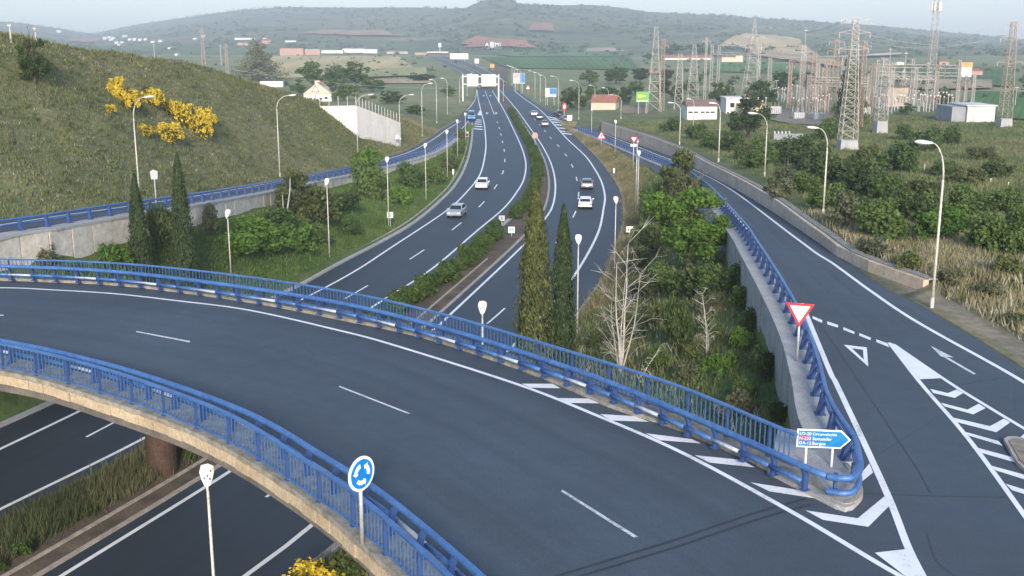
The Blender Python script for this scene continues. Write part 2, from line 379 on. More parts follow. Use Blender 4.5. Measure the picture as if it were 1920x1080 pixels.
def zt(x, y):
    x = np.asarray(x, float); y = np.asarray(y, float)
    xwl, zwl, xwr, zwr = XWL(y), ZWL(y), XWR(y), ZWR(y)
    xlo, xro, xrb = XLO(y), XRO(y), XRB(y)
    near = np.clip((330 - y) / 40, 0, 1)
    z = np.full(np.broadcast(x, y).shape, -.07)
    # left bank
    foot = zwl - HL(y)
    t = np.clip((xlo - .6 - x) / np.maximum(xlo - .6 - xwl - .25, .4), 0, 1)
    z = np.where(x < xlo - .6, np.maximum(foot, -.05) * (t * .65 + .35 * sstep(t)) + near * .10 * wob(x, y, 3.1) * np.minimum(t * 3, 1), z)
    # left ramp and the hill beyond it
    z = np.where(x < xwl - .1, zwl - .09, z)
    xe = xwl - LWID(y)
    xc = np.minimum(XC(y), xe - 3); zc = ZC(y)
    u = (xe - x) / (xe - xc)
    up = zwl - .05 + (zc - zwl) * (.62 * np.clip(u, 0, 1) + .38 * sstep(u))
    dn = ZPL(y) + (zc - ZPL(y)) * np.exp(-((np.maximum(xc - x, 0)) / 75.0) ** 2)
    hill = np.where(u <= 1, up, dn) + near * (.28 * wob(x, y, 6.0, 2) + .16 * wob(x, y, 2.2, 3)) * np.clip(u * 5, 0, 1)
    z = np.where(x < xe, hill, z)
    # right bank
    foot = zwr - HR(y)
    t = np.clip((x - xro - .6) / np.maximum(xwr - .25 - xro - .6, .4), 0, 1)
    z = np.where((x > xro + .6) & (x < xwr + .1), np.maximum(foot, -.05) * (t * .7 + .3 * sstep(t)) + near * .12 * wob(x, y, 2.7, 5) * np.minimum(t * 3, 1), z)
    xwa = XWA(y)
    z = np.where((x >= xwr + .1) & (x < xwa + .2), np.where(x > xrb + .1, zwr - .015, zwr - .09), z)
    # field behind the tan wall
    wt = zwr + HWALL(y) - .12
    v = (x - xwa) / 85.0
    fld = wt + (ZPR(y) - wt) * sstep(v) + near * (.22 * wob(x, y, 7.0, 4) + .12 * wob(x, y, 2.5, 6)) * np.clip(v * 14, 0, 1)
    z = np.where(x >= xwa + .2, fld, z)
    return z
def PT(px, py, ymax=3000.0):
    d = sight(px, py); ys = np.geomspace(18, ymax, 2600); k = ys / d[1]
    xs, zs = d[0] * k, CAM_H + d[2] * k
    i = np.argmax(zs <= zt(xs, ys)) if np.any(zs <= zt(xs, ys)) else len(ys) - 1
    lo, hi = ys[max(i - 1, 0)], ys[i]
    for _ in range(25):
        m = .5 * (lo + hi); k = m / d[1]
        if CAM_H + d[2] * k <= float(zt(d[0] * k, m)): hi = m
        else: lo = m
    k = hi / d[1]; x = d[0] * k
    return Vector((x, hi, float(zt(x, hi))))
def ppm(p):
    """photograph pixels per metre at a point"""
    return FPX / (p.y * CP + (CAM_H - p.z) * SP)
def height_to(p, py):
    """height above p whose top is seen at image row py"""
    d = sight(960, py); return CAM_H + d[2] * p.y / d[1] - p.z

# ------------------------------------------------------------------ ground
rows = np.concatenate([np.arange(12, 300, 1.05), np.geomspace(301, 1900, 110)])
def seg(a, b, n, pw=1.0):
    t = np.linspace(0, 1, n, endpoint=False) ** pw
    return a[:, None] + (b - a)[:, None] * t[None]
yy = rows
xl0 = np.minimum(-.62 * yy - 60, XWL(yy) - 60); xr0 = np.maximum(.62 * yy + 60, XRB(yy) + 60)
xe = XWL(yy) - LWID(yy)
cols = [seg(xl0, xe - 30, 40), seg(xe - 30, xe, 34), seg(xe, XWL(yy) - .35, 4), seg(XWL(yy) - .35, XWL(yy) + .05, 1), seg(XWL(yy) + .05, XLO(yy) - .6, 22),
        seg(XLO(yy) - .6, XRO(yy) + .6, 10), seg(XRO(yy) + .6, XWR(yy) - .05, 26), seg(XWR(yy) - .05, XWR(yy) + .3, 1), seg(XWR(yy) + .3, XRB(yy) + .08, 4),
        seg(XRB(yy) + .08, XWA(yy) + .12, 3), seg(XWA(yy) + .12, XWA(yy) + .36, 1), seg(XWA(yy) + .36, XRB(yy) + 40, 44), seg(XRB(yy) + 40, xr0, 40), xr0[:, None]]
X = np.hstack(cols); X = np.maximum.accumulate(X, axis=1); Y = np.repeat(yy[:, None], X.shape[1], 1)
Z = zt(X, Y)
far = np.clip((Y - 900) / 700, 0, 1); Z = Z - 6 * far ** 2
def lerp(a, b, t): return a + (b - a) * t[..., None]
C_ = lambda *c: np.array(c, float)
n1, n2, n3 = wob(X, Y, 9, 1), wob(X, Y, 3.3, 7), wob(X, Y, 26, 9)
greenb = lerp(C_(.058, .100, .028), C_(.095, .118, .042), np.clip(.5 + .5 * n2, 0, 1))
greenb = lerp(greenb, C_(.19, .155, .085), np.clip(n1 * .8 - .15, 0, .8) * np.where(X > 0, 1, .4))
hillc = lerp(C_(.140, .145, .075), C_(.190, .176, .105), np.clip(.5 + .6 * n1, 0, 1)); hillc = lerp(hillc, C_(.085, .110, .040), np.clip(.25 + .7 * n3 - .3 * n2, 0, .9))
fieldc = lerp(C_(.095, .118, .044), C_(.150, .140, .066), np.clip(.5 + .6 * n3, 0, 1)); fieldc = lerp(fieldc, C_(.058, .088, .032), np.clip(.3 + .7 * n1, 0, .9))
plainc = lerp(C_(.125, .165, .070), C_(.195, .195, .105), np.clip(.5 + .5 * wob(X, Y, 60, 3), 0, 1)); plainc = lerp(plainc, C_(.27, .23, .13), np.clip(wob(X * .5, Y * 1.6, 70, 5) * 1.5 - .3, 0, .8))
CL = greenb
CL = np.where((X < XWL(Y) - 2)[..., None], hillc, CL)
CL = np.where((X > XRB(Y))[..., None], fieldc, CL)
CL = lerp(CL, plainc, np.clip((Y - 260) / 120, 0, 1) * ((X < XWL(Y) - 2) | (X > XRB(Y))))
med = ((X > XLO(Y) - .4) & (X < XRO(Y) + .4))
CL = np.where(med[..., None], lerp(C_(.085, .075, .055), C_(.15, .125, .09), np.clip(.5 + .5 * n2, 0, 1)), CL)
dry = np.clip(1 - np.abs(X - XRO(Y) - 2.0) / 2.2, 0, 1) * np.clip((Y - 85) / 30, 0, 1) * np.clip((300 - Y) / 40, 0, 1)
CL = lerp(CL, C_(.20, .175, .11), dry * .85)
gr = np.clip(1 - np.abs(X - XRB(Y) - 1.4) / 1.6, 0, 1) * np.clip((70 - Y) / 12, 0, 1)
CL = lerp(CL, C_(.22, .19, .16), gr)
nr, nc = X.shape
idx = np.arange(nr * nc).reshape(nr, nc)
F = np.stack([idx[:-1, :-1], idx[:-1, 1:], idx[1:, 1:], idx[1:, :-1]], -1).reshape(-1, 4)
link('ground', mesh_np('ground', np.stack([X, Y, Z], -1).reshape(-1, 3), F, M['terrain'], CL.reshape(-1, 3), True))['kind'] = 'structure'

# ------------------------------------------------------------------ hills on the horizon, polar sheet around the mast
SKY = np.array([(-900, 44), (-200, 44), (0, 41), (60, 41), (120, 48), (170, 56), (215, 63), (240, 57), (285, 48), (335, 40), (400, 30), (470, 20), (520, 16), (560, 14), (610, 14), (800, 14), (845, 16), (878, 15),
                (893, 8), (905, 2), (915, 0), (962, -1), (970, 6), (1000, 9), (1050, 10), (1100, 9), (1150, 14), (1200, 22), (1300, 28), (1350, 31), (1450, 38), (1520, 42), (1600, 47), (1700, 57), (1800, 66), (1880, 74), (1960, 77), (2300, 80), (2900, 84)], float)
SKYX = np.arctan2((SKY[:, 0] - 960), FPX * CP); SKYE = np.array([math.atan2(sight(a, b)[2], math.hypot(sight(a, b)[0], sight(a, b)[1])) for a, b in SKY])
RC = np.interp(SKYX, *np.array([(-.6, 4200), (-.40, 4300), (-.34, 5200), (-.30, 4600), (-.2, 3800), (-.08, 3200), (-.04, 2700), (.03, 2700), (.08, 3000), (.2, 3300), (.42, 3600), (.8, 3900)], float).T)
R0 = np.interp(SKYX, *np.array([(-.6, 1250), (-.33, 1500), (-.25, 1300), (-.1, 1350), (-.03, 1250), (.03, 1250), (.12, 1150), (.2, 950), (.3, 950), (.42, 1100), (.8, 1300)], float).T)
def hill_z(az, r):
    e = np.interp(az, SKYX, SKYE); rc = np.interp(az, SKYX, RC); r0 = np.interp(az, SKYX, R0)
    zc = CAM_H + np.tan(e) * rc
    t = np.clip((r - r0) / (rc - r0), 0, 1.0)
    x, y = r * np.sin(az), r * np.cos(az)
    z = -2 + (zc + 2) * (.42 * t + .58 * sstep(t) ** 1.15)
    z = z + np.clip(t * (1 - t) * 4, 0, 1) * (7 * wob(x, y, 210, 3) + 3.2 * wob(x, y, 75, 8)) * np.clip(zc / 60, .2, 1)
    z = np.where(r > rc, zc - (r - rc) * .12, z)
    return z
AZ = np.linspace(-.62, .62, 620); RAD = np.concatenate([np.linspace(0, 1, 120)])
AG, TG = np.meshgrid(AZ, np.linspace(0, 1.12, 118))
RG = np.interp(AG, SKYX, R0) + (np.interp(AG, SKYX, RC) - np.interp(AG, SKYX, R0)) * TG
HX, HY = RG * np.sin(AG), RG * np.cos(AG); HZ = hill_z(AG, RG)
h1, h2 = wob(HX, HY, 130, 2), wob(HX * .6, HY * 1.5, 46, 5)
HC = lerp(C_(.075, .100, .052), C_(.130, .132, .072), np.clip(.5 + .6 * h1, 0, 1)); HC = lerp(HC, C_(.035, .055, .030), np.clip(.1 + .9 * h2, 0, .85))
HC = lerp(HC, C_(.075, .12, .045), np.clip((.22 - TG) * 4, 0, .8))
HC = lerp(HC, C_(.21, .17, .11), np.clip(wob(HX * .5, HY * 1.3, 95, 11) * 2 - 1.15, 0, .6) * np.clip(1.1 - TG * 1.5, 0, 1))
nr, nc = HX.shape; idx = np.arange(nr * nc).reshape(nr, nc)
F = np.stack([idx[:-1, :-1], idx[:-1, 1:], idx[1:, 1:], idx[1:, :-1]], -1).reshape(-1, 4)
link('hills', mesh_np('hills', np.stack([HX, HY, HZ], -1).reshape(-1, 3), F, M['hill'], HC.reshape(-1, 3), True))['kind'] = 'structure'
def zall(x, y):
    az = math.atan2(x, y); r = math.hypot(x, y)
    g = float(zt(x, y)) - 6 * max(0.0, min(1.0, (y - 900) / 700)) ** 2
    if r > float(np.interp(az, SKYX, R0)): g = max(g, float(hill_z(np.array(az), np.array(r))))
    return g
def PH(px, py):
    """sight line down to the ground or the hills"""
    d = sight(px, py); prev = None
    for y in np.geomspace(60, 5200, 900):
        k = y / d[1]; x = d[0] * k; z = CAM_H + d[2] * k
        if z <= zall(x, y):
            lo, hi = prev or y * .99, y
            for _ in range(20):
                m = .5 * (lo + hi); k = m / d[1]
                if CAM_H + d[2] * k <= zall(d[0] * k, m): hi = m
                else: lo = m
            k = hi / d[1]; return Vector((d[0] * k, hi, zall(d[0] * k, hi)))
        prev = y
    k = 3000 / d[1]; return Vector((d[0] * k, 3000, CAM_H + d[2] * k))

# fields on the plain and the hills: draped sheets, each its own piece of the setting
def field(name, px, col, lift=.25, n=14, rows_=0):
    col = [c * 1.38 for c in col] if 'vine' not in name and 'soil' not in name else [c * 1.15 for c in col]
    q = [PH(a, b) for a, b in px]
    V = []; cs = []
    for i in range(n + 1):
        a = q[0].lerp(q[1], i / n); b = q[3].lerp(q[2], i / n)
        for j in range(n + 1):
            p = a.lerp(b, j / n); V.append((p.x, p.y, zall(p.x, p.y) + lift * (1 + p.y / 900)))
            s = 1 + .12 * math.sin(p.x * .11) + random.uniform(-.06, .06)
            if rows_ and (i % 2): s *= .72
            cs.append([c * s for c in col])
    m = n + 1
    F = [(i * m + j, i * m + j + 1, (i + 1) * m + j + 1, (i + 1) * m + j) for i in range(n) for j in range(n)]
    o = link(name, mesh_np(name, V, F, M['terrain'], np.array(cs), True)); o['kind'] = 'structure'
    return o
field('wheat_field', [(520, 148), (792, 140), (745, 106), (500, 106)], (.30, .245, .125))
field('wheat_field', [(640, 149), (800, 143), (800, 128), (640, 133)], (.22, .215, .10), .5)
field('ploughed_field', [(690, 158), (812, 157), (800, 149), (690, 150)], (.26, .18, .12))
field('red_soil', [(868, 92), (1008, 93), (985, 79), (905, 74)], (.30, .135, .085), 1.0)
field('red_soil', [(862, 86), (905, 88), (920, 76), (890, 73)], (.27, .13, .09), 1.2)
field('red_soil', [(990, 60), (1040, 62), (1035, 48), (1000, 45)], (.24, .13, .10), 1.2)
field('red_soil', [(560, 66), (760, 70), (720, 60), (600, 58)], (.24, .15, .10), 1.0)
field('red_soil', [(125, 79), (185, 79), (192, 71), (130, 73)], (.28, .12, .09), .8)
field('ploughed_field', [(1190, 140), (1262, 140), (1258, 133), (1192, 133)], (.27, .15, .10))
field('ploughed_field', [(1100, 98), (1180, 97), (1150, 90), (1100, 91)], (.25, .20, .14))
field('wheat_field', [(1350, 88), (1560, 118), (1500, 76), (1400, 64)], (.31, .235, .135), .8)
field('wheat_field', [(1420, 108), (1580, 130), (1560, 112), (1400, 92)], (.27, .205, .12), .9)
field('dirt_track', [(1440, 117), (1690, 106), (1690, 103), (1500, 112)], (.34, .29, .22), 1.1)
field('vineyard', [(950, 128), (1200, 132), (1180, 108), (900, 108)], (.070, .135, .042), .3, 40, 1)
field('vineyard', [(960, 107), (1190, 107), (1130, 97), (930, 98)], (.085, .155, .052), .3, 30, 1)
field('vineyard', [(1330, 135), (1500, 140), (1490, 122), (1330, 120)], (.085, .165, .05), .3, 30, 1)
field('vineyard', [(1690, 150), (1900, 165), (1900, 128), (1690, 125)], (.065, .12, .045), .4, 40, 1)
field('vineyard', [(1800, 215), (2050, 240), (2050, 180), (1830, 172)], (.065, .14, .042), .3, 36, 1)
field('dry_field', [(1680, 172), (1860, 168), (1860, 152), (1690, 150)], (.22, .18, .12), .5)

# ------------------------------------------------------------------ motorway
ys = np.concatenate([np.arange(14, 300, 2.0), np.arange(300, 462, 4.0)])
def strip(fa, fb, y, z=0.0):
    return np.stack([fa(y), y, np.full(len(y), z)], 1), np.stack([fb(y), y, np.full(len(y), z)], 1)
XLPe = byy(np.vstack([cLO[cLO[:, 1] < 286], cLP[cLP[:, 1] > 292]]))[0]
XRPe = byy(np.vstack([cRO[cRO[:, 1] < 262], cRP[cRP[:, 1] > 285]]))[0]
a, b = strip(lambda y: XLPe(y) + .0, lambda y: XLR(y) + .9, ys); mw_l = ribbon('motorway_carriageway', a, b, M['asphalt_dark'], kind='structure', world=False)
a, b = strip(lambda y: XRL(y) - .9, lambda y: XRPe(y), ys); mw_r = ribbon('motorway_carriageway', a, b, M['asphalt_dark'], kind='structure', world=False)
def paint_line(c, wd, parent, name='edge_line', mat='paint', dz=.006, y0=13, y1=455, step=2.0):
    c = c[(c[:, 1] > y0) & (c[:, 1] < y1)]; c = resample(c, step)
    return ribbon(name, offs(c, wd / 2), offs(c, -wd / 2), M[mat], parent, dz)
paint_line(cLW, .24, mw_l); paint_line(cLR, .24, mw_l); paint_line(cRL, .24, mw_r); paint_line(cRR, .26, mw_r)
paint_line(cLP[cLP[:, 1] > 286], .2, mw_l, y0=280)
def dashes(c, first, parent, ln=5.2, per=17.45, wd=.17, y0=14, y1=300):
    s = arclen(c); L0 = np.interp(first, c[:, 1], s)
    k0 = int(math.floor((s[0] - L0) / per)) + 1
    for k in range(k0, 60):
        q = L0 + k * per
        if q + ln > s[-1]: break
        p = np.array([at_len(c, q + t * ln) for t in (0, .25, .5, .75, 1)])
        if p[0, 1] < y0 or p[0, 1] > y1: continue
        ribbon('lane_dash', offs(p, wd / 2), offs(p, -wd / 2), M['paint'], parent, .006)
cLD = line0([(93, 853), (212, 793), (640, 564), (783, 476.5), (858, 423), (904, 382), (930, 349), (942.5, 324), (946.7, 301), (945.5, 283), (942.7, 268), (936, 240), (927, 215), (908, 167)], 28)
cRD = line0([(378, 1020), (480, 947), (924, 598), (1000, 515), (1071, 413), (1082, 384), (1085, 360), (1082, 339), (1077.5, 322), (1071, 307), (1062, 292), (1050, 277), (1034, 260), (1010, 232), (985, 205), (962, 180), (945, 162)], 25)
dashes(cLD, P(768.3, 486.2, 0).y, mw_l); dashes(cRD, P(914, 607, 0).y, mw_r)
paint_line(cLD, .17, mw_l, 'lane_line', y0=305, y1=450)
for q in ([(889, 236), (904, 237), (904.5, 238.6), (889, 237.6)], [(889, 240.5), (905, 241.8), (905, 243.6), (889, 242.3)], [(890, 231.5), (903, 232.5), (903.5, 234), (890, 233)], [(891, 227.5), (902.5, 228.3), (903, 229.7), (891, 229)], [(893, 224), (902, 224.6), (902, 226), (892.5, 225.4)]):
    flat('gore_stripe', [P(a, b, 0) for a, b in q], M['paint'], mw_l, .008)
flat('gore_tip', [P(a, b, 0) for a, b in [(900, 206), (903, 214), (902.5, 216), (895, 216)]], M['paint'], mw_l, .010)
for (a, b), (c, d) in zip([(1027, 218), (1031, 223), (1035, 228), (1040, 233), (1045, 239), (1050, 245), (1053, 249)], [(1045, 222), (1055, 225.5), (1064, 229.5), (1068, 235), (1070, 240.5), (1072, 246.5), (1072, 251)]):
    flat('gore_stripe', [P(a, b, 0), P(c, d, 0), P(c + 1, d + 1.8, 0), P(a + 1.5, b + 1.8, 0)], M['paint'], mw_r, .008)
for px, py in ((913, 213), (930, 213), (907, 180), (919, 180)):
    p = P(px, py, 0); mb = MB().box((0, 0, 0), (.3, 5, .004)); mb.add([(-.6, 2.5, 0), (.6, 2.5, 0), (0, 5, 0)], [(0, 1, 2)])
    mb.build('lane_arrow', M['paint'], mw_l, loc=(p.x, p.y, .009))
# concrete gutters and kerbs along the carriageways
def gutter(c, o, wd, y0, y1, mat='kerb', h=.1, name='gutter'):
    c = c[(c[:, 1] > y0) & (c[:, 1] < y1)]; c = resample(c, 3.0)
    a, b = offs(c, o), offs(c, o - wd); a[:, 2] += h; b[:, 2] += h
    o_ = slab_mb(a, b, h + .06).build(name, M[mat]); o_['kind'] = 'structure'; return o_
gutter(cLO, .55, .45, 40, 285, 'concrete'); gutter(cLO, 1.25, .25, 40, 285, 'kerb', .16, 'kerb'); gutter(cRO, -.1, .4, 40, 262, 'concrete'); gutter(cLR, -2.0, .5, 70, 330, 'concrete'); gutter(cRL, 1.1, .3, 15, 330, 'kerb', .05)
gutter(cRL, 2.3, .18, 15, 110, 'kerb', .08)
yf = np.arange(14, 330, 2.0)
a, b = strip(lambda y: XLR(y) + .85, lambda y: XRL(y) - .85, yf, -.012); ribbon('median_strip', a, b, M['dirt'], kind='structure')
# the motorway beyond the gantry, bending left
for nm, lo, hi in (('far_carriageway', [(897, 166), (870, 141), (835, 123), (800, 108)], [(925, 164), (893, 139), (855, 121), (815, 107)]), ('far_carriageway', [(928, 160), (897, 138), (862, 121), (822, 107)], [(952, 156), (922, 137), (880, 118), (835, 106)])):
    a = cr([P(x, y, .02) for x, y in lo], 8); b = cr([P(x, y, .02) for x, y in hi], 8); rd = ribbon(nm, a, b, M['asphalt_patch'], kind='structure', dz=.25)
    ribbon('edge_line', a * .93 + b * .07, a * .90 + b * .10, M['paint'], rd, .28); ribbon('edge_line', a * .10 + b * .90, a * .07 + b * .93, M['paint'], rd, .28)

# ------------------------------------------------------------------ ramps
yl = np.concatenate([np.arange(20, 292, 2.0)])
def on(fx, fz, y, dx=0.0, dz=0.0): return np.stack([fx(y) + dx, y, fz(y) + dz], 1)
cWLs = np.stack([XWL(yl), yl, ZWL(yl)], 1); cWRs_y = np.arange(24, 272, .75); cWRs = np.stack([XWR(cWRs_y), cWRs_y, ZWR(cWRs_y)], 1)
lw_ = LWID(yl)
a = cWLs.copy(); a[:, 0] -= lw_ - .1; b = cWLs.copy(); b[:, 0] -= 1.35
ramp_l = ribbon('left_ramp_road', a, b, M['asphalt'], kind='structure', world=False)
a2 = cWLs.copy(); a2[:, 0] -= lw_ - 1.3
ribbon('edge_line', a2 - [.1, 0, 0], a2 + [.12, 0, 0], M['paint'], ramp_l, .006)
a2 = cWLs.copy(); a2[:, 0] -= 1.75
ribbon('edge_line', a2 - [.09, 0, 0], a2 + [.09, 0, 0], M['paint'], ramp_l, .006)
a = cWLs.copy(); a[:, 0] -= lw_ + .35; b = cWLs.copy(); b[:, 0] -= lw_ - .12; a[:, 2] += .10; b[:, 2] += .10
slab_mb(a, b, .3).build('verge_kerb', M['gravel'])['kind'] = 'structure'
yr = np.arange(38, 272, 2.0)
a = on(XWR, ZWR, yr, 1.05); b = on(XRB, ZWR, yr, -.02); b[:, 0] = np.maximum(b[:, 0], a[:, 0] + .5)
ramp_r = ribbon('right_ramp_road', a, b, M['asphalt'], kind='structure', world=False)
cRE = cr([PS(x, y, ZWR) for x, y in [(2060, 820), (1920, 717), (1693, 587), (1567, 498), (1493, 447), (1377, 360), (1319, 327), (1268, 304), (1195, 275), (1126, 248)]], 14)
cRE[:, 2] = np.where(cRE[:, 1] < 53.5, ZD, ZWR(cRE[:, 1])); ribbon('edge_line', offs(cRE, .10), offs(cRE, -.10), M['paint'], ramp_r, .012)
a2 = on(XWR, ZWR, np.arange(75, 262, 2.0), 1.5); ribbon('edge_line', a2 - [.09, 0, 0], a2 + [.09, 0, 0], M['paint'], ramp_r, .012)
# junction plate where ramp and overpass meet
jp = [P(*q, ZD) for q in [(1440, 578), (1560, 500)]] + [P(*q, ZD) for q in [(1668, 543), (1740, 580), (1920, 693), (2050, 800), (2300, 1010)]] + [Vector((30, 16, ZD)), Vector((2, 16, ZD)), P(1300, 1000, ZD), P(1560, 900, ZD), P(1520, 760, ZD)]
jp[0] = Vector((float(XWR(53)) + 1.2, 53, ZD)); jp[1] = Vector((float(XRB(52.5)) - .02, 52.5, ZD)); jp[0].y = 52.5; jp[0].x = float(XWR(52.5)) + 1.05; jp = jp[:2] + jp[3:]
junction = flat('junction_road', jp, M['asphalt'], None, .004, 'structure')

# ------------------------------------------------------------------ overpass
def lineD(px, z=ZD): return cr([P(a, b, z) for a, b in px], 10)
cK = lineD([(-420, 545), (-200, 529), (0, 527), (60, 528.5), (240, 538), (467, 568), (633, 600), (787, 633), (933, 680), (1040, 720), (1150, 768), (1267, 806), (1420, 873), (1493, 910), (1567, 947)])
cLE = lineD([(-420, 690), (-150, 675), (0, 696), (80, 713), (177, 743), (333, 797), (447, 853), (590, 947), (690, 1032), (800, 1130), (900, 1240)], ZD + .15)
cE = lineD([(-420, 563), (-200, 543), (0, 540), (100, 544), (213, 551), (330, 564), (467, 582), (640, 621), (740, 648), (967, 720), (1120, 780), (1280, 850), (1480, 958), (1640, 1053), (1730, 1105), (1900, 1205)])
cBU = lineD([(-420, 508), (-200, 495), (0, 498), (213, 508), (427, 533), (640, 567), (827, 612), (1007, 667), (1140, 713), (1280, 770), (1447, 843), (1513, 873), (1557, 891)], ZD + .15 + .75)
cPU = lineD([(-420, 492), (-200, 482), (0, 485), (213, 492), (427, 513), (640, 545), (827, 587), (1053, 653), (1257, 717), (1413, 780), (1493, 814)], ZD + .15 + 1.05)
cNP = lineD([(-420, 632), (-150, 622), (0, 643), (125, 671), (237, 703), (380, 754), (467, 795), (560, 854), (671, 927), (838, 1074), (960, 1200)], ZD + .15 + 1.0)
zb = ZD + .15
def at_z(c, z): c = c.copy(); c[:, 2] = z; return c
cBF, cPF = at_z(cBU, zb), at_z(cPU, zb)                    # feet of the far barrier and the far railing
cPN = at_z(cNP, zb); cBN = offs(cPN, .66)                  # feet of the near railing and the near barrier
kin = offs(cPN, 1.15)                                      # near kerb line
over = empty('overpass', (0, 0, 0), label='curved concrete overpass crossing above the motorway with blue railings on both edges', cat='overpass')
def zip_by_len(a, b, n):
    sa, sb = arclen(a), arclen(b); t = np.linspace(0, 1, n)
    f = lambda c, s: np.stack([np.interp(t * s[-1], s, c[:, k]) for k in range(3)], 1)
    return f(a, sa), f(b, sb)
# road sheet of the overpass: between the near kerb and the far kerb
A, B = zip_by_len(at_z(cK, ZD), at_z(kin, ZD), 60)
road = ribbon('overpass_road', A, B, M['asphalt'], None, .008, 'structure', False)
ext = [Vector(A[-1]), P(1690, 1075, ZD), P(1800, 1150, ZD), Vector((4.5, 16.5, ZD)), Vector((2, 16.5, ZD)), Vector(B[-1])]
flat('road_end', ext, M['asphalt'], road, .0075)
# body under the road, ledges, fascia panels, pier
A, B = zip_by_len(at_z(offs(cPF, .45), ZD - .02), at_z(offs(cLE, .25), ZD - .02), 60)
slab_mb(A, B, .75).build('deck', M['concrete_dark'], over)
far_l, far_r = zip_by_len(offs(cPF, .5), at_z(cK, zb), 60); slab_mb(far_l, far_r, .7).build('far_ledge', M['ledge'], over)
nl, nr_ = zip_by_len(at_z(kin, zb), offs(cLE, .02), 60); slab_mb(nl, nr_, .16).build('near_ledge', M['ledge'], over)
fc = resample(offs(cLE, 0), .82)
for i in range(len(fc) - 1):
    p, q = fc[i].copy(), fc[i + 1].copy(); d = (q - p); d /= np.linalg.norm(d); p = p + d * .022; q = q - d * .022
    nrm = np.array([-d[1], d[0], 0]); o = .022 * math.sin(i * 2.4)
    V = [p + nrm * (.0 + o) - [0, 0, .17], q + nrm * o - [0, 0, .17], q + nrm * (.12) - [0, 0, .17], p + nrm * .12 - [0, 0, .17]]
    MB().add(V + [v - [0, 0, .35] for v in V], [(0, 1, 2, 3), (7, 6, 5, 4), (0, 4, 5, 1), (1, 5, 6, 2), (2, 6, 7, 3), (3, 7, 4, 0)]).build('fascia_panel', M['concrete_tan'], over)
pp = P(306, 882, 0)
mb = MB(); mb.tube((pp.x, pp.y, -.3), (pp.x, pp.y, ZD - .77), .78, .78, 20); mb.tube((pp.x, pp.y, ZD - 1.5), (pp.x, pp.y, ZD - .77), .8, 1.5, 20)
mb.build('pier', worn('rusty_pier_concrete', (.042, .026, .022), (.08, .052, .043), .8, .9, .2, 8), over)
# painted lines on the overpass
ribbon('edge_line', offs(cE, .09), offs(cE, -.09), M['paint'], road, .014)
for q in ([(-95, 589), (7, 590.5), (7, 592.5), (-95, 591)], [(256, 621), (357, 640), (355, 642.5), (255, 623)], [(637, 724), (769.5, 775.5), (766, 777), (635, 726)], [(1054, 918.5), (1196, 1007), (1189, 1009), (1052, 922)]):
    flat('lane_dash', [P(a, b, ZD) for a, b in q], M['paint_worn'], road, .013)
HATCH = [[(978, 720), (1036, 720), (1051, 728.5), (995, 727.5)], [(1048, 747), (1107, 748), (1130, 757), (1067, 756)], [(1125, 777), (1190, 781), (1217, 791.5), (1147, 789)], [(1210, 813), (1297, 824), (1314, 832), (1237, 826)],
         [(1302, 854), (1390, 863), (1415, 877), (1330, 868)], [(1407, 905), (1513, 922), (1534, 936), (1443, 922)]]
for q in HATCH: flat('gore_stripe', [P(a, b, ZD) for a, b in q], M['paint'], road, .013)
flat('gore_chevron', [P(a, b, ZD) for a, b in [(1510, 958), (1608, 973), (1658, 932), (1667, 950), (1628, 989), (1543, 976)]], M['paint'], junction, .020)
flat('gore_stripe', [P(a, b, ZD) for a, b in [(1630, 870), (1637, 887), (1615, 905), (1609, 895)]], M['paint'], junction, .020)
flat('gore_tip', [P(a, b, ZD) for a, b in [(1640, 1038), (1702, 1031), (1729, 1082), (1745, 1112), (1700, 1084)]], M['paint'], junction, .026)
cJ = cr([P(a, b, ZD) for a, b in [(1500, 560), (1553, 690), (1568, 720), (1621, 833), (1669, 940), (1704, 1030), (1745, 1110)]], 12)
J0 = np.array(cJ); J0 = J0[J0[:, 1] < 52]; ribbon('edge_line', offs(J0, .1), offs(J0, -.1), M['paint'], junction, .0155)
gl = cr([P(a, b, ZD) for a, b in [(1667, 643), (1727, 720), (1813, 820), (1920, 966), (2010, 1095)]], 10); ribbon('edge_line', offs(gl, .08), offs(gl, -.08), M['paint'], junction, .016)
gl = cr([P(a, b, ZD) for a, b in [(1675, 646), (1780, 718), (1847, 760), (1920, 804), (2050, 880)]], 10); ribbon('edge_line', offs(gl, .08), offs(gl, -.08), M['paint'], junction, .016)
flat('gore_tip', [P(a, b, ZD) for a, b in [(1667, 643), (1675, 645), (1765, 710), (1725, 712)]], M['paint'], junction, .020)
for q in ([(1744, 730), (1777, 738), (1794, 731), (1806, 738), (1790, 747), (1750, 738)], [(1764, 756), (1814, 769), (1835, 758), (1848, 766), (1825, 778), (1771, 763)], [(1786.5, 784), (1856, 800), (1882, 786), (1894, 793), (1868, 811.5), (1792, 792)],
          [(1807, 810), (1872, 828), (1880, 837), (1817, 818)], [(1830, 840), (1897, 858), (1903, 868), (1839.5, 850)], [(1857.5, 874), (1920, 891), (1927, 902), (1867, 883)], [(1885, 908), (1930, 922), (1940, 934), (1897, 920)], [(1906, 827), (1930, 806), (1936, 824)]):
    flat('gore_chevron', [P(a, b, ZD) for a, b in q], M['paint'], junction, .020)
for q in ([(1523.5, 593), (1542, 601), (1541, 606), (1523.5, 598)], [(1551, 603), (1571.5, 610), (1571, 615), (1551, 608.5)], [(1581, 614), (1602, 622.5), (1602, 627), (1581, 619)], [(1611, 625), (1633, 634), (1632, 638.5), (1611, 630)], [(1643, 637), (1663, 644), (1668, 652), (1643, 642)]):
    flat('yield_dash', [P(a, b, ZD) for a, b in q], M['paint'], junction, .016)
